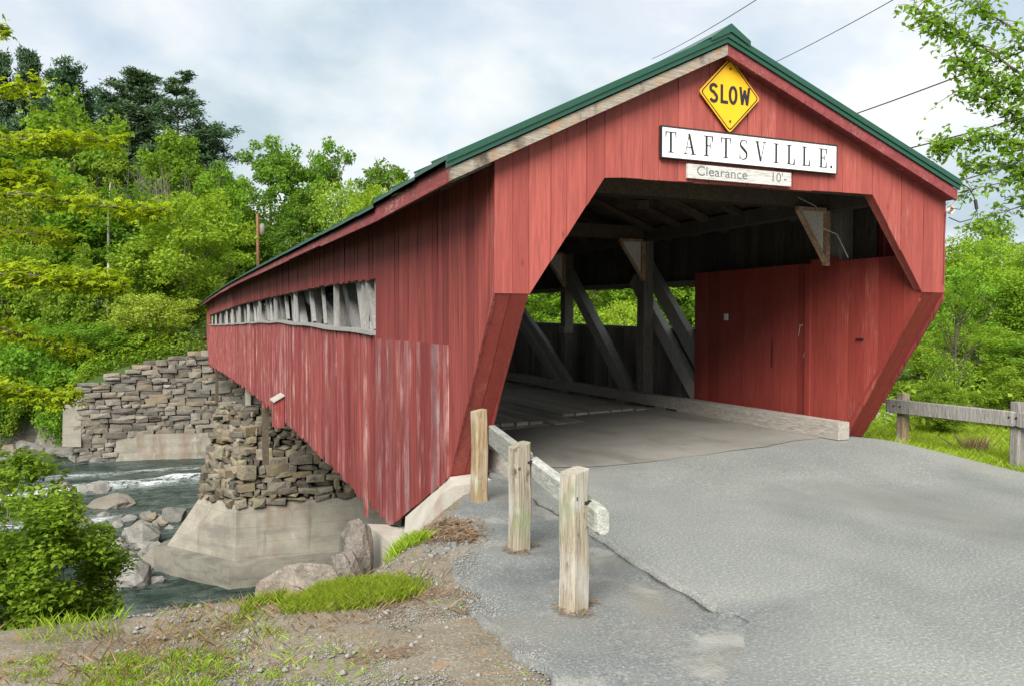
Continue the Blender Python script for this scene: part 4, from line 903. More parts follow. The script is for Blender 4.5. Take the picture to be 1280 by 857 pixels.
# ------------------------------------------------------------------ guard rails
def bevel_post(name, root, x, y, z0, h, wx, wy, mat, slant=.02, rz=0.0, seed=0):
    r = random.Random(seed); V = []; Fc = []; N_ = 20; lv = 7
    for k in range(lv):
        f = k / (lv - 1); zz_ = z0 - .25 + (h + .25) * f; ww = 1 - .05 * f + r.uniform(-.01, .01)
        for i in range(N_):
            a = 2 * math.pi * i / N_; c, s = math.cos(a), math.sin(a); q = (abs(c) ** 9 + abs(s) ** 9) ** (-1 / 9)
            lx, ly = c * q * wx / 2 * ww, s * q * wy / 2 * ww; X_ = x + lx * math.cos(rz) - ly * math.sin(rz); Y_ = y + lx * math.sin(rz) + ly * math.cos(rz)
            V.append((X_ + .006 * math.sin(k * 1.7 + seed), Y_, zz_ + (slant * lx / wx * 2 if k == lv - 1 else 0)))
    for k in range(lv - 1):
        for i in range(N_): Fc.append((k * N_ + i, k * N_ + (i + 1) % N_, (k + 1) * N_ + (i + 1) % N_, (k + 1) * N_ + i))
    Fc.append(tuple((lv - 1) * N_ + i for i in range(N_))); me = mesh_py(name, V, Fc, mat, False)
    me.attributes.new('sharp_face', 'BOOLEAN', 'FACE') if False else None
    return ob(name, me, root)
def rail_piece(name, root, p0, p1, thick, hgt, mat, chamfer=.018, seed=0):
    p0, p1 = Vector(p0), Vector(p1); d = p1 - p0; ln = d.length; d.normalize(); sdv = Vector((d.y, -d.x, 0)).normalized(); r = random.Random(seed)
    prof = [(-thick / 2 + chamfer, -hgt / 2), (thick / 2 - chamfer, -hgt / 2), (thick / 2, -hgt / 2 + chamfer), (thick / 2, hgt / 2 - chamfer), (thick / 2 - chamfer, hgt / 2), (-thick / 2 + chamfer, hgt / 2), (-thick / 2, hgt / 2 - chamfer), (-thick / 2, -hgt / 2 + chamfer)]
    V = []; n = 8; K = [0, .02, .25, .5, .75, .98, 1]
    for f in K:
        sh = .86 if f in (0, 1) else 1
        for (a, b) in prof: q = p0 + d * (ln * f) + sdv * (a * sh) + Vector((0, 0, b * sh + r.uniform(-.003, .003))); V.append(tuple(q))
    Fc = [(k * n + i, k * n + (i + 1) % n, (k + 1) * n + (i + 1) % n, (k + 1) * n + i) for k in range(len(K) - 1) for i in range(n)] + [tuple(range(n - 1, -1, -1)), tuple((len(K) - 1) * n + i for i in range(n))]
    return ob(name, mesh_py(name, V, Fc, mat), root)
GR = thing('guard_rail', 'weathered wooden guard rail with three posts beside the asphalt in front', 'guard rail', (-3.56, -1.66, 0))
bevel_post('post', GR, -3.235, .06, -.02, .92, .145, .13, M['postwood'], .012, .15, 1)
bevel_post('post', GR, -3.565, -1.655, -.01, .84, .15, .14, M['oldpost'], .022, .2, 2)
bevel_post('post', GR, -3.775, -2.945, -.01, .88, .155, .145, M['oldpost'], .014, .25, 3)
rail_piece('rail', GR, (-3.10, .08, .655), (-3.452, -1.58, .655), .075, .195, M['railwood'], .012, 4)
rail_piece('rail', GR, (-3.425, -1.60, .645), (-3.702, -3.17, .60), .085, .165, M['railwood'], .022, 5)
for (x, y, z) in ((-3.50, -1.70, .70), (-3.71, -2.99, .68)): box('bolt', GR, (x, y, z), (.05, .03, .02), M['black'])
for (x, y, z) in ((-3.60, -1.722, .66), (-3.80, -3.012, .715)): box('knot', GR, (x, y - .003, z), (.022, .012, .022), M['core'])
GQ = thing('guard_rail', 'grey plank guard rail beside green grass right of the bridge mouth', 'guard rail', (4.35, 1, -.2))
bevel_post('post', GQ, 4.27, 1.58, -.22, .89, .15, .15, M['postwood'], .0, 0, 6); bevel_post('post', GQ, 4.50, -.06, -.22, .90, .17, .15, M['greywood'], .0, 0, 7)
bevel_post('post', GQ, 4.9, -2.2, -.24, .90, .16, .15, M['greywood'], .0, 0, 8)
rail_piece('rail', GQ, (4.135, 1.76, .475), (4.405, -.1, .455), .07, .205, M['greywood'], .008, 8); rail_piece('rail', GQ, (4.41, -.11, .455), (4.8, -2.4, .46), .07, .205, M['greywood'], .008, 9)
for y in (1.52, 1.62, -.03, -.12): box('bolt', GQ, (4.12 + (1.7 - y) * .145 - .012, y, .48), (.02, .02, .02), M['black'])

# ------------------------------------------------------------------ leaves and trees
def unit(n, r): v = r.normal(0, 1, (n, 3)); return v / np.linalg.norm(v, axis=1)[:, None]
def leaves(P, size, r, upb=.7, asp=.55, droop=.15, jit=.35):
    n = len(P); d = unit(n, r); d[:, 2] = d[:, 2] * .55 - droop; d /= np.linalg.norm(d, axis=1)[:, None]
    nn = unit(n, r) * (1 - upb) + np.array([0, 0, upb]); s = np.cross(d, nn); s /= np.linalg.norm(s, axis=1)[:, None] + 1e-6; up = np.cross(s, d)
    ln = (size * (1 + r.uniform(-jit, jit, n)))[:, None]
    a = P; b = P + d * ln * .45 + s * ln * asp * .5 + up * ln * .08; c = P + d * ln - up * ln * .1; e = P + d * ln * .45 - s * ln * asp * .5 + up * ln * .08
    V = np.stack([a, b, c, e], 1).reshape(-1, 3); Fq = np.arange(4 * n).reshape(n, 4); return V, Fq
def crown_mesh(name, C, Rr, per, size, mat, seed, flat_=.78, asp=.6, upb=.42, tone_spread=.5, droop=.15, shell=.35):
    r = np.random.default_rng(seed); C = np.asarray(C); n = len(C)
    per = np.full(n, per) if np.isscalar(per) else np.asarray(per); ii = np.repeat(np.arange(n), per); k = len(ii)
    off = unit(k, r) * (r.uniform(shell ** 3, 1, k) ** (1 / 3))[:, None]; off[:, 2] *= flat_
    P = C[ii] + off * np.asarray(Rr)[ii][:, None]
    V, Fq = leaves(P, size, r, upb, asp, droop); ct = r.uniform(0, 1, n)
    t = np.clip(ct[ii] * tone_spread + r.uniform(0, 1, k) * (1 - tone_spread), 0, 1); return mesh_np(name, V, Fq, mat, np.repeat(t, 4))
def broad(seed, H, cw, cb, nclump, per, size, mat, bark='bark', lean_=0, flat_=.80, ragged=.3, trunk_r=None, show=22):
    """trunk with limbs and a crown of leaf clumps; H height, cw crown half width, cb crown base height"""
    r = np.random.default_rng(seed); tr = trunk_r or H * .016; C = []; Rr = []; tb = []
    path = [Vector((0, 0, -.8))] + [Vector((lean_ * f * H + r.normal(0, .012) * H * f, r.normal(0, .012) * H * f, H * f * .9)) for f in (.12, .3, .5, .7, .88, 1)]
    tb.append((path, [tr * 1.25, tr, tr * .85, tr * .68, tr * .48, tr * .26, tr * .08]))
    def on(zf): 
        zf = max(0.02, min(.98, zf)); q = zf * 6; i = int(q); return path[i].lerp(path[min(i + 1, 6)], q - i)
    mid = (H + cb) / 2; hh = (H - cb) / 2
    lob = [(r.uniform(0, 6.28), r.uniform(-.7, .9), r.uniform(.72, 1.12 + ragged * .3)) for _ in range(9)]
    for i in range(nclump):
        d = unit(1, r)[0]; f = r.uniform(.25, 1) ** .5; an = math.atan2(d[1], d[0]); e = 1.0
        for (la, lz, lr) in lob:
            wgt = math.exp(-((math.cos(an - la) - 1) ** 2 * 3 + (d[2] - lz) ** 2 * 5)); e += (lr - 1) * wgt
        e = min(e, 1.12)
        z = mid + d[2] * hh * f * e; wz = cw * (1.0 if d[2] > -.2 else .85); c = np.array([d[0] * wz * f * e + lean_ * z, d[1] * wz * f * e, z])
        cr = cw * r.uniform(.17, .30) * (1.15 - .35 * f); c[2] = min(c[2], H - cr * .4); C.append(c); Rr.append(cr)
        if i < show:
            zs = max(cb * .55, z - r.uniform(.25, .55) * (abs(c[0]) + abs(c[1])) - .05 * H) / H; p0 = on(zs); p2 = Vector(c); p1 = p0.lerp(p2, .5) + Vector((0, 0, -.08 * (p2 - p0).length)) + Vector(r.normal(0, .05, 3)) * (p2 - p0).length
            tb.append(([p0, p1, p2], [tr * .42 * (1 - zs * .5), tr * .24, tr * .07]))
            for _ in range(2):
                q = p2 + Vector(unit(1, r)[0]) * cr * 1.1; tb.append(([p1.lerp(p2, r.uniform(.2, .8)), q], [tr * .14, tr * .03]))
    return tubes_mesh('trunk', tb, M[bark], 5), crown_mesh('crown', C, Rr, per, size, M[mat], seed + 1, flat_)
def pine(seed, H, cw, cb, mat='needle', per=150, layered=False):
    r = np.random.default_rng(seed); tb = [([Vector((0, 0, -1)), Vector((0, 0, H * .5)), Vector((r.normal(0, .01) * H, 0, H))], [H * .017, H * .011, H * .002])]; P = []; T_ = []
    z = cb; az = r.uniform(0, 6.28)
    while z < H * .975:
        f = (z - cb) / (H - cb); ln = cw * (1 - f) ** .62 * (.7 + .3 * min(1, f * 4)) + .16
        nb = r.integers(4, 6) if layered else r.integers(5, 8); a0 = r.uniform(0, 6.28)
        for k in range(nb):
            a = a0 + k * 6.28 / nb + r.normal(0, .3); l = ln * r.uniform(.45, 1.18) * (1 + .25 * math.cos(a - az)); e = Vector((math.cos(a) * l, math.sin(a) * l, l * (r.uniform(-.05, .25) + .45 * f))); p0 = Vector((0, 0, z)); p1 = p0 + e * .55 - Vector((0, 0, .08 * l)); p2 = p0 + e + Vector((0, 0, .08 * l))
            tb.append(([p0, p1, p2], [H * .004, H * .0025, H * .0008])); nt_ = 3 + int(4 * l / cw); tone = r.uniform(0, 1)
            for q_ in range(nt_):
                t = r.uniform(.3, 1.0) ** .8; q = p0.lerp(p1, t / .55) if t < .55 else p1.lerp(p2, (t - .55) / .45); side = r.normal(0, .17 * l); cc_ = np.array([q.x - math.sin(a) * side, q.y + math.cos(a) * side, q.z + .03])
                m_ = int(per * (.5 + .5 * l / cw) * .55); o_ = r.normal(0, 1, (m_, 3)) * np.array([.20, .20, .085 if layered else .12]) * (.5 + .6 * l / cw); P.append(cc_ + o_); T_.append(np.clip(tone * .6 + r.uniform(0, .4, m_), 0, 1))
        z += H * (r.uniform(.045, .075) if layered else r.uniform(.030, .05))
    P = np.concatenate(P); V, Fq = leaves(P, H * .021, r, .35, .30, -.2); return tubes_mesh('trunk', tb, M['bark'], 4), mesh_np('crown', V, Fq, M[mat], np.repeat(np.concatenate(T_), 4))
def grow(name, var, loc, scale, rz, label, cat, group=None):
    root = thing(name, label, cat, loc, group); root.rotation_euler = (0, 0, rz); root.scale = scale if hasattr(scale, '__len__') else (scale,) * 3
    for nm, me in zip(('trunk', 'crown'), var):
        if me is None: continue
        o = link(bpy.data.objects.new(nm, me)); o.parent = root
    return root
BV = {}
# unit-ish variants: height 10
BV['mid'] = [broad(40 + i, 10, 3.0, 1.0, 150, 95, .25, 'leaf_mid', ragged=.5) for i in range(3)]
BV['deep'] = [broad(50 + i, 10, 2.7, 2.2, 125, 95, .23, 'leaf_deep', ragged=.9, show=26) for i in range(3)]
BV['bright'] = [broad(60 + i, 10, 3.6, .8, 150, 100, .23, 'leaf_bright', ragged=.7) for i in range(2)]
BV['yellow'] = [broad(65 + i, 10, 3.6, 1.4, 95, 85, .27, 'leaf_yellow', ragged=.7) for i in range(1)]
BV['pale'] = [broad(70 + i, 10, 3.2, .8, 120, 85, .23, 'leaf_pale', ragged=.9) for i in range(2)]
BV['pine'] = [pine(80 + i, 10, 2.3, 2.0) for i in range(3)]
BV['pinelayer'] = [pine(90, 10, 2.8, 2.0, layered=True)]
BV['shrub'] = [broad(100 + i, 10, 6.0, .0, 120, 100, .42, 'leaf_bright' if i == 2 else ('leaf_pale' if i == 1 else 'leaf_mid'), trunk_r=.10) for i in range(3)]
R5 = random.Random(9)
def tree(kind, px, pytop, wpx, dist, label, cat='tree', name=None, vi=None, group=None, gz=None):
    b = at(px, 400, dist); z0 = zg(b.x, b.y) if gz is None else gz; ztop = at(px, pytop, dist).z; H = max(ztop - z0, 1.5)
    var = BV[kind]; v = var[R5.randrange(len(var)) if vi is None else vi]; hw = {'mid': 3.0, 'deep': 2.7, 'bright': 3.6, 'yellow': 3.6, 'pale': 3.2, 'pine': 2.6, 'pinelayer': 2.9, 'shrub': 6.0}[kind]
    wm = wpx * dist / 1000 / 2 / hw; sz = H / 10.2
    return grow(name or ('pine_tree' if 'pine' in kind else 'shrub' if kind == 'shrub' else 'broadleaf_tree'), v, (b.x, b.y, z0), (wm, wm, sz), R5.uniform(0, 6.28), label, cat, group)
T = [
 ('pine', 4, 68, 86, 112, 'dark pine cut by the left edge of the photo on the hilltop'),
 ('pine', 44, 64, 89, 114, 'dark pine with a narrow tip second from the left on the hilltop'),
 ('pine', 87, 74, 117, 112, 'broad-topped dark pine above the round green dome tree'),
 ('pine', 178, 84, 128, 104, 'tallest dark pine left of the layered pine on the skyline'),
 ('pinelayer', 226, 97, 140, 99, 'dark pine with open layered boughs at the right end of the pines'),
 ('pine', 143, 108, 103, 106, 'shorter dark pine left of the tallest pine'),
 ('pine', 262, 152, 84, 100, 'low dark pine right of the layered pine'),
 ('pine', 110, 120, 98, 118, 'dark pine in the gap behind the dome tree'),
 ('mid', 95, 106, 150, 88, 'large round green dome tree in front of the pines'),
 ('deep', 35, 148, 130, 90, 'deep green tree left of the dome tree on the hillside'),
 ('mid', 215, 160, 100, 84, 'mid green rounded tree below the layered pine'),
 ('mid', 276, 198, 84, 82, 'green tree between the rounded tree and the tall dark one'),
 ('deep', 340, 170, 104, 90, 'tall deep green tree with visible trunk above the utility pole'),
 ('deep', 414, 172, 76, 95, 'open crowned tree against the sky right of the tall deep green one'),
 ('deep', 486, 187, 92, 92, 'dark crowned tree against the sky just left of the bridge roof'),
 ('pale', 428, 210, 96, 85, 'pale olive tree under the open crowned tree'),
 ('bright', 470, 226, 110, 80, 'bright yellow-green tree just above the bridge roof'),
 ('bright', 232, 236, 150, 69, 'brilliant yellow-green tree left of the far end of the bridge'),
 ('mid', 165, 225, 110, 78, 'mid green tree behind the pale slim trunk'),
 ('mid', 62, 205, 130, 76, 'green tree behind the upper yellow-green spray'),
 ('pale', 12, 190, 90, 72, 'grey-green tree at the left edge under the pines'),
 ('mid', 25, 290, 100, 68, 'green tree low on the left slope'),
 ('mid', 100, 300, 100, 66, 'leafy green tree in the middle of the left slope'),
 ('deep', 378, 240, 84, 84, 'shaded green tree right of the utility pole'),
 ('mid', 300, 262, 70, 84, 'green tree left of the utility pole'),
 ('mid', 172, 300, 90, 68, 'dark green small tree right of the pale slim trunk'),
]
for t in T: tree(*t)
for (kind, px, py, wpx, dist, label, vi) in (
 ('shrub', 188, 366, 104, 63.5, 'large pale green bush at the top of the stone abutment', 1),
 ('shrub', 40, 395, 130, 62.5, 'green bush above the far rocks at the left', 0), ('shrub', 112, 400, 110, 62, 'green bush left of the stone abutment top', 0),
 ('shrub', 10, 450, 90, 61, 'low green bush above the waterline at the left edge', 0), ('shrub', 76, 455, 90, 61, 'low green bush above the far boulders', 0),
 ('shrub', 152, 412, 80, 62.2, 'mid green bush between the large pale bush and the left slope', 0)):
    tree(kind, px, py, wpx, dist, label, 'bush', None, vi)
# seen through the bridge and to its right
for k, (px, dist, py, kind) in enumerate(((640, 92, 300, 'mid'), (690, 84, 330, 'bright'), (745, 88, 300, 'pale'), (800, 80, 310, 'bright'), (850, 84, 300, 'mid'), (905, 80, 300, 'mid'), (960, 84, 310, 'bright'), (590, 90, 310, 'mid'), (1010, 80, 300, 'mid'), (720, 70, 372, 'bright'), (775, 70, 370, 'bright'))):
    tree(kind, px, py, 110 if dist > 75 else 90, dist, 'green tree across the river glimpsed through the openings of the far inside wall', 'tree', None, None, 'trees glimpsed through the inside wall')
NEAR = {'bright': broad(120, 10, 3.4, 1.0, 150, 120, .20, 'leaf_bright', ragged=.8, show=40), 'mid': broad(121, 10, 3.2, 1.2, 150, 120, .19, 'leaf_mid', ragged=.8, show=40), 'sap': broad(122, 10, 2.6, 1.0, 70, 60, .20, 'leaf_bright', ragged=1.0, show=60)}
for (kind, px, py, wpx, dist, label) in (
 ('mid', 1228, 268, 120, 46, 'tall green tree farthest back right of the bridge mouth'),
 ('bright', 1232, 292, 110, 31, 'rounded yellow-green tree right of the red portal'),
 ('bright', 1290, 300, 120, 26, 'yellow-green tree cut by the right edge of the photo'),
 ('mid', 1190, 330, 120, 27, 'green tree partly hidden by the right portal edge'),
 ('bright', 1225, 405, 150, 20, 'low bright tree behind the right guard rail'),
 ('bright', 1150, 430, 110, 19, 'low bright tree under the slanting right cheek of the portal'),
 ('mid', 1300, 420, 140, 19, 'low green tree at the right edge behind the guard rail'),
 ('sap', 1195, 345, 70, 14.5, 'thin bare-stemmed sapling behind the right guard rail'),
 ('bright', 1265, 455, 90, 14, 'young leafy bush above the right guard rail'), ('bright', 1180, 475, 80, 13.5, 'young leafy bush behind the first right rail post')):
    b = at(px, 400, dist); z0 = zg(b.x, b.y); H = at(px, py, dist).z - z0; hw = {'bright': 3.4, 'mid': 3.2, 'sap': 2.6}[kind]; wm = wpx * dist / 2000 / hw
    grow('sapling' if kind == 'sap' else 'broadleaf_tree' if H > 3 else 'bush', NEAR[kind], (b.x, b.y, z0), (wm, wm, H / 10.2), R5.uniform(0, 6.28), label, 'tree' if H > 3 else 'bush')
# slim pale trunk
b = at(136, 400, 76); z0 = zg(b.x, b.y); zt = at(136, 262, 76).z
root = thing('slim_tree', 'slim pale bare trunk with a green tuft at its top on the left slope', 'tree', (b.x, b.y, z0))
o = link(bpy.data.objects.new('trunk', tubes_mesh('trunk', [([Vector((-.3, 0, -1)), Vector((.05, 0, (zt - z0) * .5)), Vector((.1, 0, zt - z0 + .3))], [.16, .14, .10]), ([Vector((.1, 0, zt - z0)), Vector((-.6, 0, zt - z0 + .9))], [.07, .04]), ([Vector((.1, 0, zt - z0)), Vector((.3, 0, zt - z0 + 2.5))], [.08, .04])], M['birch'], 6))); o.parent = root
cc = [np.array([.1 + RNG.normal(0, 1.1), RNG.normal(0, 1.0), zt - z0 + RNG.uniform(0.6, 4.4)]) for _ in range(16)]
o = link(bpy.data.objects.new('crown', crown_mesh('crown', cc, [.8] * 16, 60, .24, M['leaf_pale'], 5))); o.parent = root
# bare grey thicket
b = at(205, 262, 80); z0 = zg(b.x, b.y)
st = []
for i in range(70):
    p0 = Vector((RNG.normal(0, 1.9), RNG.normal(0, 1), 0)); q = p0 + Vector((RNG.normal(0, .8), RNG.normal(0, .5), RNG.uniform(3, 6.0))); st.append(([p0, p0.lerp(q, .5) + Vector(RNG.normal(0, .15, 3)), q], [.05, .035, .012]))
    for _ in range(3): f = RNG.uniform(.4, .9); a_ = p0.lerp(q, f); st.append(([a_, a_ + Vector((RNG.normal(0, .5), RNG.normal(0, .3), RNG.uniform(.4, 1.4)))], [.022, .008]))
o = ob('bare_thicket', tubes_mesh('bare_thicket', st, M['twig'], 3)); o.location = (b.x, b.y, at(205, 262, 80).z - 2); tag(o, 'bare grey-twigged thicket between green trees on the left slope', 'bush', None, 'stuff')

# undergrowth over the slopes
def scatter(name, n, xr, yr, hgt, size, mat, seed, keep=None, asp=.6, upb=.6):
    r = np.random.default_rng(seed); x = r.uniform(*xr, n); y = r.uniform(*yr, n); k = np.ones(n, bool) if keep is None else keep(x, y)
    x, y = x[k], y[k]; z = ground(x, y) + r.uniform(0, 1, len(x)) ** 1.3 * hgt * (.25 + vnoise(x, y, .5, seed))
    P = np.stack([x, y, z], 1); V, Fq = leaves(P, size, r, upb, asp); return tag(ob(name, mesh_np(name, V, Fq, M[mat], np.repeat(np.clip(r.uniform(0, 1, len(x)) * .6 + .4 * vnoise(x, y, .7, 3), 0, 1), 4))), kind='stuff')
noroad = lambda x, y: ~((x > -7) & (x < -2.5) & (y > 60) & (y < 76)) & ~((y > 66) & (y < 74.2)) & ~((x > -12.6) & (x < 5) & (y < 58.7)) & ~((abs(x) < 3.6) & (y < 75)) & (ground(x, y) > -7.3)
scatter('hillside_undergrowth', 70000, (-48, 22), (58.5, 125), 3.0, .36, 'leaf_mid', 31, noroad)
scatter('hilltop_woods', 40000, (-90, 80), (105, 260), 3.0, .9, 'leaf_deep', 37)
scatter('bank_undergrowth', 16000, (-30, -4), (59, 68), 1.6, .26, 'leaf_bright', 32, noroad)
scatter('right_undergrowth', 30000, (4.9, 30), (1.5, 24), 1.5, .13, 'leaf_bright', 33, lambda x, y: (ground(x, y) > -7.5) & (y > 2.2 + (x - 5) * -.2))
scatter('far_right_woods', 26000, (30, 420), (60, 330), 10, 3.2, 'leaf_mid', 34)
scatter('bank_ivy', 7000, (-9, -4.8), (-.8, 5), .5, .09, 'leaf_mid', 35, lambda x, y: ground(x, y) < -.35)

scatter('abutment_top_growth', 9000, (-12.6, -3.3), (58.55, 66), 1.5, .22, 'leaf_mid', 36, lambda x, y: ~((x > -6.5) & (y > 59.8)))
# leafy bush in the left foreground
def bush_near():
    r = np.random.default_rng(44); root_z = -2.2; C = []; Rr = []; tb = []
    for i in range(120):
        d = unit(1, r)[0]; f = r.uniform(.2, 1) ** .5; c = np.array([d[0] * 1.25 * f - .15, d[1] * 1.1 * f, 1.0 + d[2] * 1.15 * f + .25 * math.sin(d[0] * 5 + 1)])
        if c[0] > .45: c[2] -= (c[0] - .45) * .9
        C.append(c); Rr.append(r.uniform(.16, .30))
        if i < 34:
            p0 = Vector((r.normal(0, .2), r.normal(0, .2), -.5)); p2 = Vector(c) + Vector((0, 0, .1)); tb.append(([p0, p0.lerp(p2, .5) + Vector(r.normal(0, .08, 3)), p2], [.014, .009, .003]))
    for i in range(60): C.append(np.array([r.uniform(-1.3, .95), r.uniform(-.9, .6), r.uniform(-.35, .5)])); Rr.append(r.uniform(.16, .28))
    for i in range(26):                                     # shoots rising above the outline
        a = r.uniform(-1.2, .7); p0 = Vector((a, r.uniform(-.7, .5), 1.4 - max(0, a) * .6)); p2 = p0 + Vector((r.normal(0.05, .15), r.normal(0, .1), r.uniform(.35, .75))); tb.append(([p0, p2], [.006, .002]))
        for f in (.4, .65, .9): C.append(np.array(p0.lerp(p2, f))); Rr.append(.085)
    per = [210] * 180 + [16] * 78
    return tubes_mesh('stems', tb, M['twig'], 4), crown_mesh('foliage', C, Rr, per, .070, M['leaf_bright'], 45, .75, .58, .65, .55)
b = at(0, 690, 7.6); root = thing('leafy_bush', 'dense bright green leafy bush at the left foreground on the brow of the bank', 'bush', (b.x, b.y, b.z - .62)); root.scale = (.92, .86, .72)
for nm, me in zip(('stems', 'foliage'), bush_near()): o = link(bpy.data.objects.new(nm, me)); o.parent = root

# overhanging maple at the left, trunk outside the frame
def maple_spray(pts, width, n, r, leafsz):
    """pts: list of Vector along a nearly level bough"""
    tb = [(pts, [.022 * (1 - .85 * i / (len(pts) - 1)) for i in range(len(pts))])]; P = []
    cum = [0]
    for a, b_ in zip(pts[:-1], pts[1:]): cum.append(cum[-1] + (b_ - a).length)
    def along(s):
        for i in range(len(pts) - 1):
            if s <= cum[i + 1] or i == len(pts) - 2: return pts[i].lerp(pts[i + 1], (s - cum[i]) / (cum[i + 1] - cum[i]))
    for k in range(n):
        s = cum[-1] * r.uniform(.05, 1) ** .8; p = along(s); l = width * r.uniform(.3, 1) * (1.1 - .75 * s / cum[-1])
        dv = Vector((r.uniform(.1, 1.0), r.normal(0, .8), r.normal(-.02, .22))).normalized(); tip = p + dv * l; tb.append(([p, p.lerp(tip, .5) + Vector((0, 0, .02)), tip], [.006, .004, .0015]))
        for _ in range(13): f = r.uniform(.3, 1.05); P.append(np.array(p.lerp(tip, f)) + r.normal(0, .045, 3))
    P = np.array(P); m_ = len(P)
    # five-lobed leaves: three quads sharing a base
    d = unit(m_, r); d[:, 2] = d[:, 2] * .4 - .25; d /= np.linalg.norm(d, axis=1)[:, None]; nn = unit(m_, r) * .35 + np.array([0, 0, .65]); s = np.cross(d, nn); s /= np.linalg.norm(s, axis=1)[:, None]; up = np.cross(s, d)
    ln = (leafsz * r.uniform(.6, 1.25, m_))[:, None]; V = []; 
    for an, sc_ in ((0, 1), (.85, .82), (-.85, .82)):
        e = d * math.cos(an) + s * math.sin(an); sd = s * math.cos(an) - d * math.sin(an)
        V.append(np.stack([P, P + e * ln * sc_ * .55 + sd * ln * .17 + up * ln * .04, P + e * ln * sc_ - up * ln * .12, P + e * ln * sc_ * .55 - sd * ln * .17 + up * ln * .04], 1))
    V = np.stack(V, 1).reshape(-1, 3); return tb, V, np.repeat(r.uniform(0, 1, m_), 12)
r = np.random.default_rng(61); tb_all = []; Vs = []; ts = []
MPX = at(-330, 400, 8.0); trunk_z = zg(MPX.x, MPX.y)
def bough(pix, depth, width, n, sz):
    pts = [at(px, py, depth + dd) for (px, py, dd) in pix]; tb, V, t = maple_spray(pts, width, n, r, sz); tb_all.extend(tb); Vs.append(V); ts.append(t)
    tb_all.append(([Vector((MPX.x, MPX.y, pts[0].z - .5)), pts[0]], [.05, .024]))
bough([(-170, 130, 0), (-60, 120, 0), (10, 108, .1), (52, 104, .2)], 7.6, .42, 40, .066)
bough([(-160, 190, 0), (-40, 178, 0), (60, 172, .2), (148, 176, .5)], 7.4, .40, 56, .066)
bough([(-160, 240, 0), (-40, 244, 0), (40, 243, .1), (110, 258, .3), (206, 262, .5)], 7.2, .42, 80, .062)
bough([(-160, 300, 0), (-40, 292, 0), (30, 290, .2), (90, 300, .4)], 7.9, .45, 50, .064)
bough([(-160, 350, 0), (-40, 340, 0), (40, 345, 0), (95, 352, .3), (148, 350, .4)], 7.0, .40, 115, .062)
bough([(-160, 250, 0), (-40, 224, 0), (20, 220, .2), (70, 226, .3)], 7.9, .42, 40, .09)
bough([(-160, 420, 0), (-40, 398, 0), (20, 418, .1), (60, 432, .3), (104, 436, .4)], 7.2, .34, 64, .062)
bough([(-160, 520, 0), (-40, 482, 0), (20, 488, .1), (60, 500, .2), (92, 492, .3)], 7.2, .34, 80, .062)
bough([(-160, 60, 0), (-60, 40, 0), (-10, 38, .1), (4, 36, .2)], 7.6, .25, 14, .08)
tb_all.append(([Vector((MPX.x, MPX.y, trunk_z - .4)), Vector((MPX.x + .1, MPX.y, 1)), Vector((MPX.x, MPX.y + .1, 3.2)), Vector((MPX.x - .1, MPX.y, 5.5))], [.17, .14, .11, .04]))
root = thing('maple_tree', 'yellow-green maple sprays reaching in from the left edge of the photo', 'tree', (MPX.x, MPX.y, trunk_z))
ob('branches', tubes_mesh('branches', tb_all, M['bark'], 5), root); V = np.concatenate(Vs); ob('leaves', mesh_np('leaves', V, np.arange(len(V)).reshape(-1, 4), M['leaf_yellow'], np.concatenate(ts)), root)

# birch boughs hanging in at the upper right, trunk outside the frame
r = np.random.default_rng(62); D_ = 12.0; tb = []; P = []
BX = at(1420, 400, 13.0); bz = zg(BX.x, BX.y)
tb.append(([Vector((BX.x, BX.y, bz - .5)), at(1415, 330, D_), at(1400, 200, D_), at(1370, 60, D_), at(1340, -120, D_)], [.2, .17, .13, .09, .03]))
def limb(pix, n, ln, start=0.0, per=9, spread=11):
    pts = [at(px, py, D_ + dd) for px, py, dd in pix]; k = len(pts); tb.append((pts, [.03 * (1 - .85 * i / (k - 1)) for i in range(k)]))
    for _ in range(int(n * 1.5)):
        f = r.uniform(start, 1) * (k - 1); i = min(int(f), k - 2); p = pts[i].lerp(pts[i + 1], f - i); tip = p + Vector((r.normal(-.12, .35), r.normal(0, .35), r.normal(-.06, .24))) * ln; tb.append(([p, p.lerp(tip, .6) + Vector((0, 0, .03)), tip], [.007, .004, .0015]))
        for _ in range(per): q = p.lerp(tip, r.uniform(.2, 1.05)); P.append(np.array(q) + r.normal(0, .05, 3))
limb([(1400, 170, 0), (1300, 110, .1), (1230, 60, .2), (1180, 28, .3), (1142, 8, .3)], 75, .62)
limb([(1390, 120, 0), (1300, 55, .1), (1240, 20, .2), (1205, -12, .3)], 60, .7)
limb([(1400, 190, 0), (1320, 150, .1), (1250, 105, .3), (1195, 72, .3)], 90, .60)
limb([(1405, 215, 0), (1330, 190, .1), (1262, 140, .2), (1196, 108, .3)], 70, .55)
limb([(1400, 240, 0), (1300, 190, .1), (1240, 168, .2), (1185, 182, .3), (1160, 184, .3)], 62, .42)
limb([(1405, 250, 0), (1310, 222, .1), (1262, 206, .2), (1215, 205, .3)], 62, .5)
limb([(1405, 280, 0), (1320, 245, .1), (1270, 225, .1), (1208, 238, .3)], 34, .5)
limb([(1405, 300, 0), (1330, 270, .1), (1285, 255, .1), (1222, 276, .3)], 26, .42, .2)
P = np.array(P); V, Fq = leaves(P, .095, r, .55, .62, .3); root = thing('birch_tree', 'small-leaved green boughs hanging in the upper right corner against the sky', 'tree', (BX.x, BX.y, bz))
ob('branches', tubes_mesh('branches', tb, M['bark'], 5), root); ob('leaves', mesh_np('leaves', V, Fq, M['leaf_mid'], np.repeat(r.uniform(.1, 1, len(P)), 4)), root)

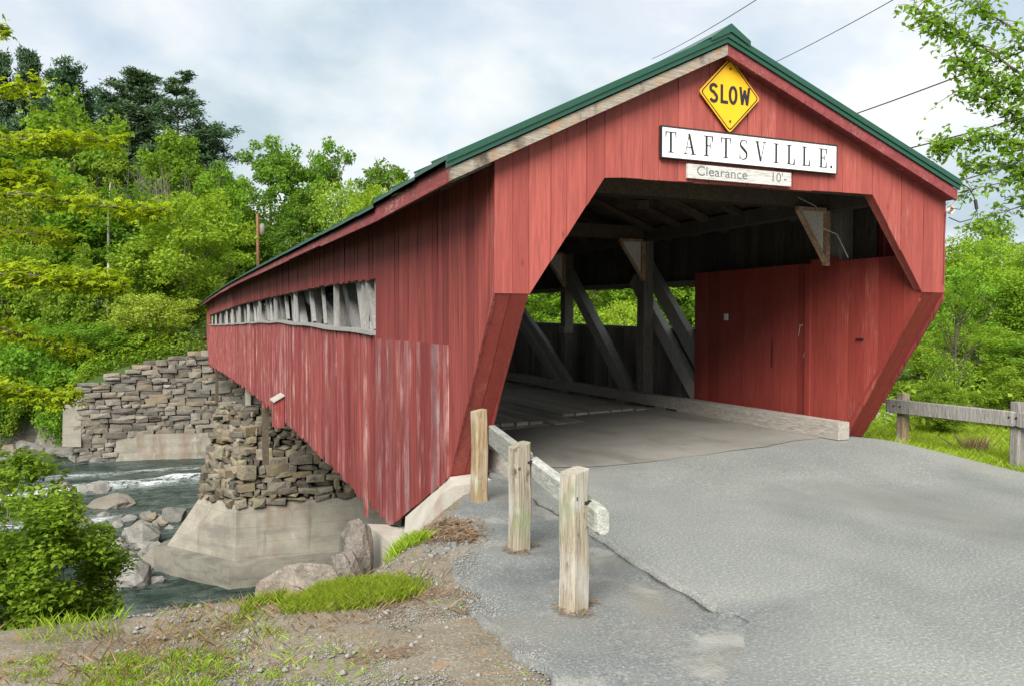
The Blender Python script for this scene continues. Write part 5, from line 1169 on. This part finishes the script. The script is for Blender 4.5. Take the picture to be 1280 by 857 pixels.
# ------------------------------------------------------------------ grass, gravel, litter
def blades(name, X_, Y_, h0, h1, wd, mat, r, lean_=.4, dens=None, zf=ground):
    n = len(X_); z = zf(X_, Y_); a = r.uniform(0, 6.28, n); h = r.uniform(h0, h1, n); lx = r.normal(0, lean_, n) * h; ly = r.normal(0, lean_, n) * h; dx, dy = np.cos(a) * wd, np.sin(a) * wd
    V = np.stack([np.stack([X_ - dx, Y_ - dy, z - .01], 1), np.stack([X_ + dx, Y_ + dy, z - .01], 1), np.stack([X_ + lx * .46 + dx * .7, Y_ + ly * .46 + dy * .7, z + h * .54], 1), np.stack([X_ + lx, Y_ + ly, z + h], 1)], 1).reshape(-1, 3)
    return tag(ob(name, mesh_np(name, V, np.arange(4 * n).reshape(n, 4), M[mat], np.repeat(np.clip(r.normal(.5, .28, n), 0, 1), 4))), kind='stuff')
r = np.random.default_rng(71)
def poly_pts(n, cen, rad, r, thr=0., s=1.6, seed=1):
    t = r.uniform(0, 6.28, n); f = np.sqrt(r.uniform(0, 1, n)) * r.uniform(.62, 1.25, n); x = cen[0] + np.cos(t) * f * rad[0]; y = cen[1] + np.sin(t) * f * rad[1]; k = vnoise(x, y, s, seed) > thr; return x[k], y[k]
x1, y1 = poly_pts(22000, (-5.02, -2.02), (.50, .24), r, .3, 4); blades('grass_tuft', x1, y1, .03, .085, .0018, 'grass', r, .5)
x2, y2 = poly_pts(1300, (-4.25, -.95), (.16, .12), r); blades('grass_tuft', x2, y2, .04, .11, .002, 'grass', r, .5)
x3 = r.uniform(-7.3, -5.4, 52000); y3 = r.uniform(-3.6, -2.05, 52000); k = (vnoise(x3, y3, 2.2, 5) * .45 + vnoise(x3, y3, 9, 6) * .3 + r.uniform(0, .25, 52000) > .56 + np.clip((x3 + 6.2) * .28, 0, 1)); blades('lawn_grass', x3[k], y3[k], .008, .032, .0018, 'grass', r, .7)
x3 = r.uniform(-7.6, -6.3, 1100); y3 = r.uniform(-2.15, -1.45, 1100); k = vnoise(x3, y3, 2, 9) > .35; blades('brow_grass', x3[k], y3[k], .03, .10, .0016, 'grass', r, .5)
x4 = r.uniform(3.45, 9, 70000); y4 = r.uniform(-2.0, 3.6, 70000); k = (x4 > np.interp(y4, [-2, -.3, .6, 1.1, 3.6], [4.55, 4.05, 3.62, 3.35, 3.2]) + .12 * vnoise(x4, y4, 3, 2)); blades('verge_grass', x4[k], y4[k], .05, .19, .0035, 'grass', r, .45)
x5 = r.uniform(-7.2, -4.3, 5200); y5 = r.uniform(-4.0, -1.6, 5200); k = (vnoise(x5, y5, 1.7, 12) + r.uniform(-.25, .25, 5200) > .62) & (x5 < np.interp(y5, ys2, sl_) - .05); blades('sparse_grass', x5[k], y5[k], .01, .05, .0014, 'grass', r, .8)
x6 = np.concatenate([r.normal(-5.02, .5, 1300), r.normal(-6.2, .6, 1200)]); y6 = np.concatenate([r.normal(-2.06, .24, 1300), r.normal(-2.6, .4, 1200)]); k = x6 < np.interp(y6, ys2, sl_) - .05; blades('dead_grass', x6[k], y6[k], .015, .075, .0013, 'drygrass', r, .9)
xs_, ys_ = poly_pts(220, (4.95, .9), (.2, .16), r); blades('dry_grass_tuft', xs_, ys_, .14, .36, .002, 'drygrass', r, .35)
def needles(name, x, y, mat, ln, r, lift=.012, zf=ground, wd=.0022):
    n = len(x); a = r.uniform(0, 6.28, n); l = ln * r.uniform(.5, 1.3, n); z = zf(x, y) + r.uniform(.002, lift, n); dx, dy = np.cos(a) * l / 2, np.sin(a) * l / 2; ex, ey = -np.sin(a) * wd, np.cos(a) * wd; dz = r.normal(0, .15, n) * l
    V = np.stack([np.stack([x - dx - ex, y - dy - ey, z], 1), np.stack([x + dx - ex, y + dy - ey, z + abs(dz)], 1), np.stack([x + dx + ex, y + dy + ey, z + abs(dz) + .001], 1), np.stack([x - dx + ex, y - dy + ey, z + .001], 1)], 1).reshape(-1, 3)
    return tag(ob(name, mesh_np(name, V, np.arange(4 * n).reshape(n, 4), M[mat], np.repeat(r.uniform(0, 1, n), 4))), kind='stuff')
gs_ = lambda x, y: plateau(x, y) + .022
for (c, rad, n) in (((-4.95, -3.05), (.44, .15), 700), ((-4.62, -3.1), (.24, .12), 350), ((-5.35, -2.55), (.5, .2), 600), ((-4.35, -2.75), (.14, .2), 250), ((-4.5, -2.3), (.3, .25), 400), ((-5.9, -2.25), (.5, .12), 500), ((-5.1, -2.6), (.9, .5), 900)):
    x, y = poly_pts(n, c, rad, r, .42, 7); needles('pine_litter', x, y, 'drygrass', .05, r, .006, ground, .0012)
for c in ((-3.775, -2.945), (-3.565, -1.655)):
    t = r.uniform(0, 6.28, 420); f = r.uniform(.06, .17, 420) ; k = np.sin(t * 1.5 + c[0]) > -.5; needles('pine_litter', c[0] + (np.cos(t) * f)[k] + .03, c[1] + (np.sin(t) * f)[k], 'drygrass', .05, r, .022, gs_, .0014)
x, y = poly_pts(520, (-3.85, -.85), (.30, .42), r); needles('wood_litter', x, y, 'drygrass', .11, r, .05, lambda x, y: ground(x, y) + .0, .004)
# pebbles
def pebbles(name, x, y, s0, s1, r, mat='pebble', zf=ground):
    n = len(x); base = np.array([[1, 0, 0], [0, 1, 0], [-1, 0, 0], [0, -1, 0], [0, 0, 1], [0, 0, -1]], float); z = zf(x, y); s = r.uniform(s0, s1, n) ** 1.0
    J = base[None] * (1 + r.uniform(-.35, .35, (n, 6, 1))) + r.normal(0, .12, (n, 6, 3)); an = r.uniform(0, 6.28, n); ca, sa = np.cos(an)[:, None], np.sin(an)[:, None]; Jx = J[..., 0] * ca - J[..., 1] * sa; Jy = J[..., 0] * sa + J[..., 1] * ca
    V = np.stack([x[:, None] + Jx * s[:, None], y[:, None] + Jy * s[:, None] * .8, z[:, None] + (J[..., 2] * .55 + .15) * s[:, None]], -1).reshape(-1, 3)
    f = np.array([[0, 1, 4], [1, 2, 4], [2, 3, 4], [3, 0, 4], [1, 0, 5], [2, 1, 5], [3, 2, 5], [0, 3, 5]]); Fq = (np.arange(n)[:, None, None] * 6 + f[None]).reshape(-1, 3)
    return tag(ob(name, mesh_np(name, V, Fq, M[mat])), kind='stuff')
x = r.uniform(-6.6, -4.0, 26000); y = r.uniform(-4.2, -1.3, 26000); edge = np.interp(y, ys2, sl_)
k = (x < edge + .12) & (vnoise(x, y, 1.8, 4) * .55 + vnoise(x, y, 5, 3) * .45 > .42 + np.clip((-5.2 - x) * .22, 0, .5)); pebbles('loose_gravel', x[k], y[k], .003, .010, r)
x = r.uniform(-6.4, -4.1, 420); y = r.uniform(-4.0, -1.3, 420); k = x < np.interp(y, ys2, sl_) + .1; pebbles('coarse_gravel', x[k], y[k], .012, .028, r)
x = r.uniform(-4.2, -3.55, 260); y = r.uniform(-1.5, -.3, 260); pebbles('broken_asphalt', x, y, .012, .045, r, 'oldasphalt')
x = r.uniform(-4.9, -3.5, 3800); y = r.uniform(-1.1, 3.2, 3800); k = vnoise(x, y, 2.5, 4) > .35; pebbles('slope_gravel', x[k], y[k], .004, .018, r)
x = r.uniform(-4.9, -3.5, 1500); y = r.uniform(-1.1, 2.6, 1500); k = vnoise(x, y, 2, 8) > .5; needles('slope_litter', x[k], y[k], 'drygrass', .08, r, .02, ground, .0016)
yy6 = r.uniform(-5.0, -1.35, 3600); xx6 = np.interp(yy6, ys2, sl_) + r.normal(.02, .11, 3600); pebbles('shoulder_gravel', xx6, yy6, .003, .011, r, 'pebble', lambda x, y: np.where(x > np.interp(y, ys2, sl_), plateau(x, y) + .012, ground(x, y)))
yy5 = r.uniform(-3.4, 1.2, 2600); xx5 = np.interp(yy5, ys, rl) + r.normal(0, .10, 2600); pebbles('edge_grit', xx5, yy5, .0015, .005, r, 'pebble', gs_)
x = r.uniform(-4.3, 3, 1500); y = r.uniform(-5, 1, 1500); pebbles('road_grit', x, y, .002, .005, r, 'pebble', gs_)

# ------------------------------------------------------------------ pole and cables
b = at(323, 400, 76); z0 = zg(b.x, b.y); zt = at(323, 268, 76).z
PO = thing('utility_pole', 'red-brown utility pole with a grey transformer on the far hillside', 'utility pole', (b.x, b.y, z0))
ob('pole', tubes_mesh('pole', [([Vector((b.x, b.y, z0 - 1)), Vector((b.x, b.y, zt))], [.19, .13])], M['polewood'], 8), PO)
ob('transformer', tubes_mesh('transformer', [([Vector((b.x + .42, b.y, zt - 2.0)), Vector((b.x + .42, b.y, zt - 1.95)), Vector((b.x + .42, b.y, zt - 1.05)), Vector((b.x + .42, b.y, zt - .9))], [.12, .25, .25, .1])], M['concrete'], 10), PO)
box('bracket', PO, (b.x + .2, b.y, zt - 1.4), (.3, .08, .12), M['black'])
def cable(pa, pb, rad, sag, label):
    n = 14; pts = [pa.lerp(pb, i / n) - Vector((0, 0, sag * 4 * (i / n) * (1 - i / n))) for i in range(n + 1)]
    tag(ob('overhead_cable', tubes_mesh('overhead_cable', [(pts, rad)], M['wire'], 5)), label, 'cable')
cable(at(815, 74, 45), at(1010, -42, 20), .014, .15, 'thin cable slanting up behind the left slope of the roof')
cable(at(925, 98, 40), at(1200, -48, 20), .014, .15, 'thin cable rising from the roof peak to the top of the photo')
cable(at(1000, 166, 16), at(1400, 15, 11), .011, .06, 'upper black cable running to the right edge through the boughs')
cable(at(1060, 203, 14), at(1400, 110, 11), .011, .06, 'lower black cable running to the right edge through the boughs')
cable(at(1197, 227, 10.1), at(1420, 130, 10.6), .008, .10, 'black service cable tied to the right eave of the bridge')
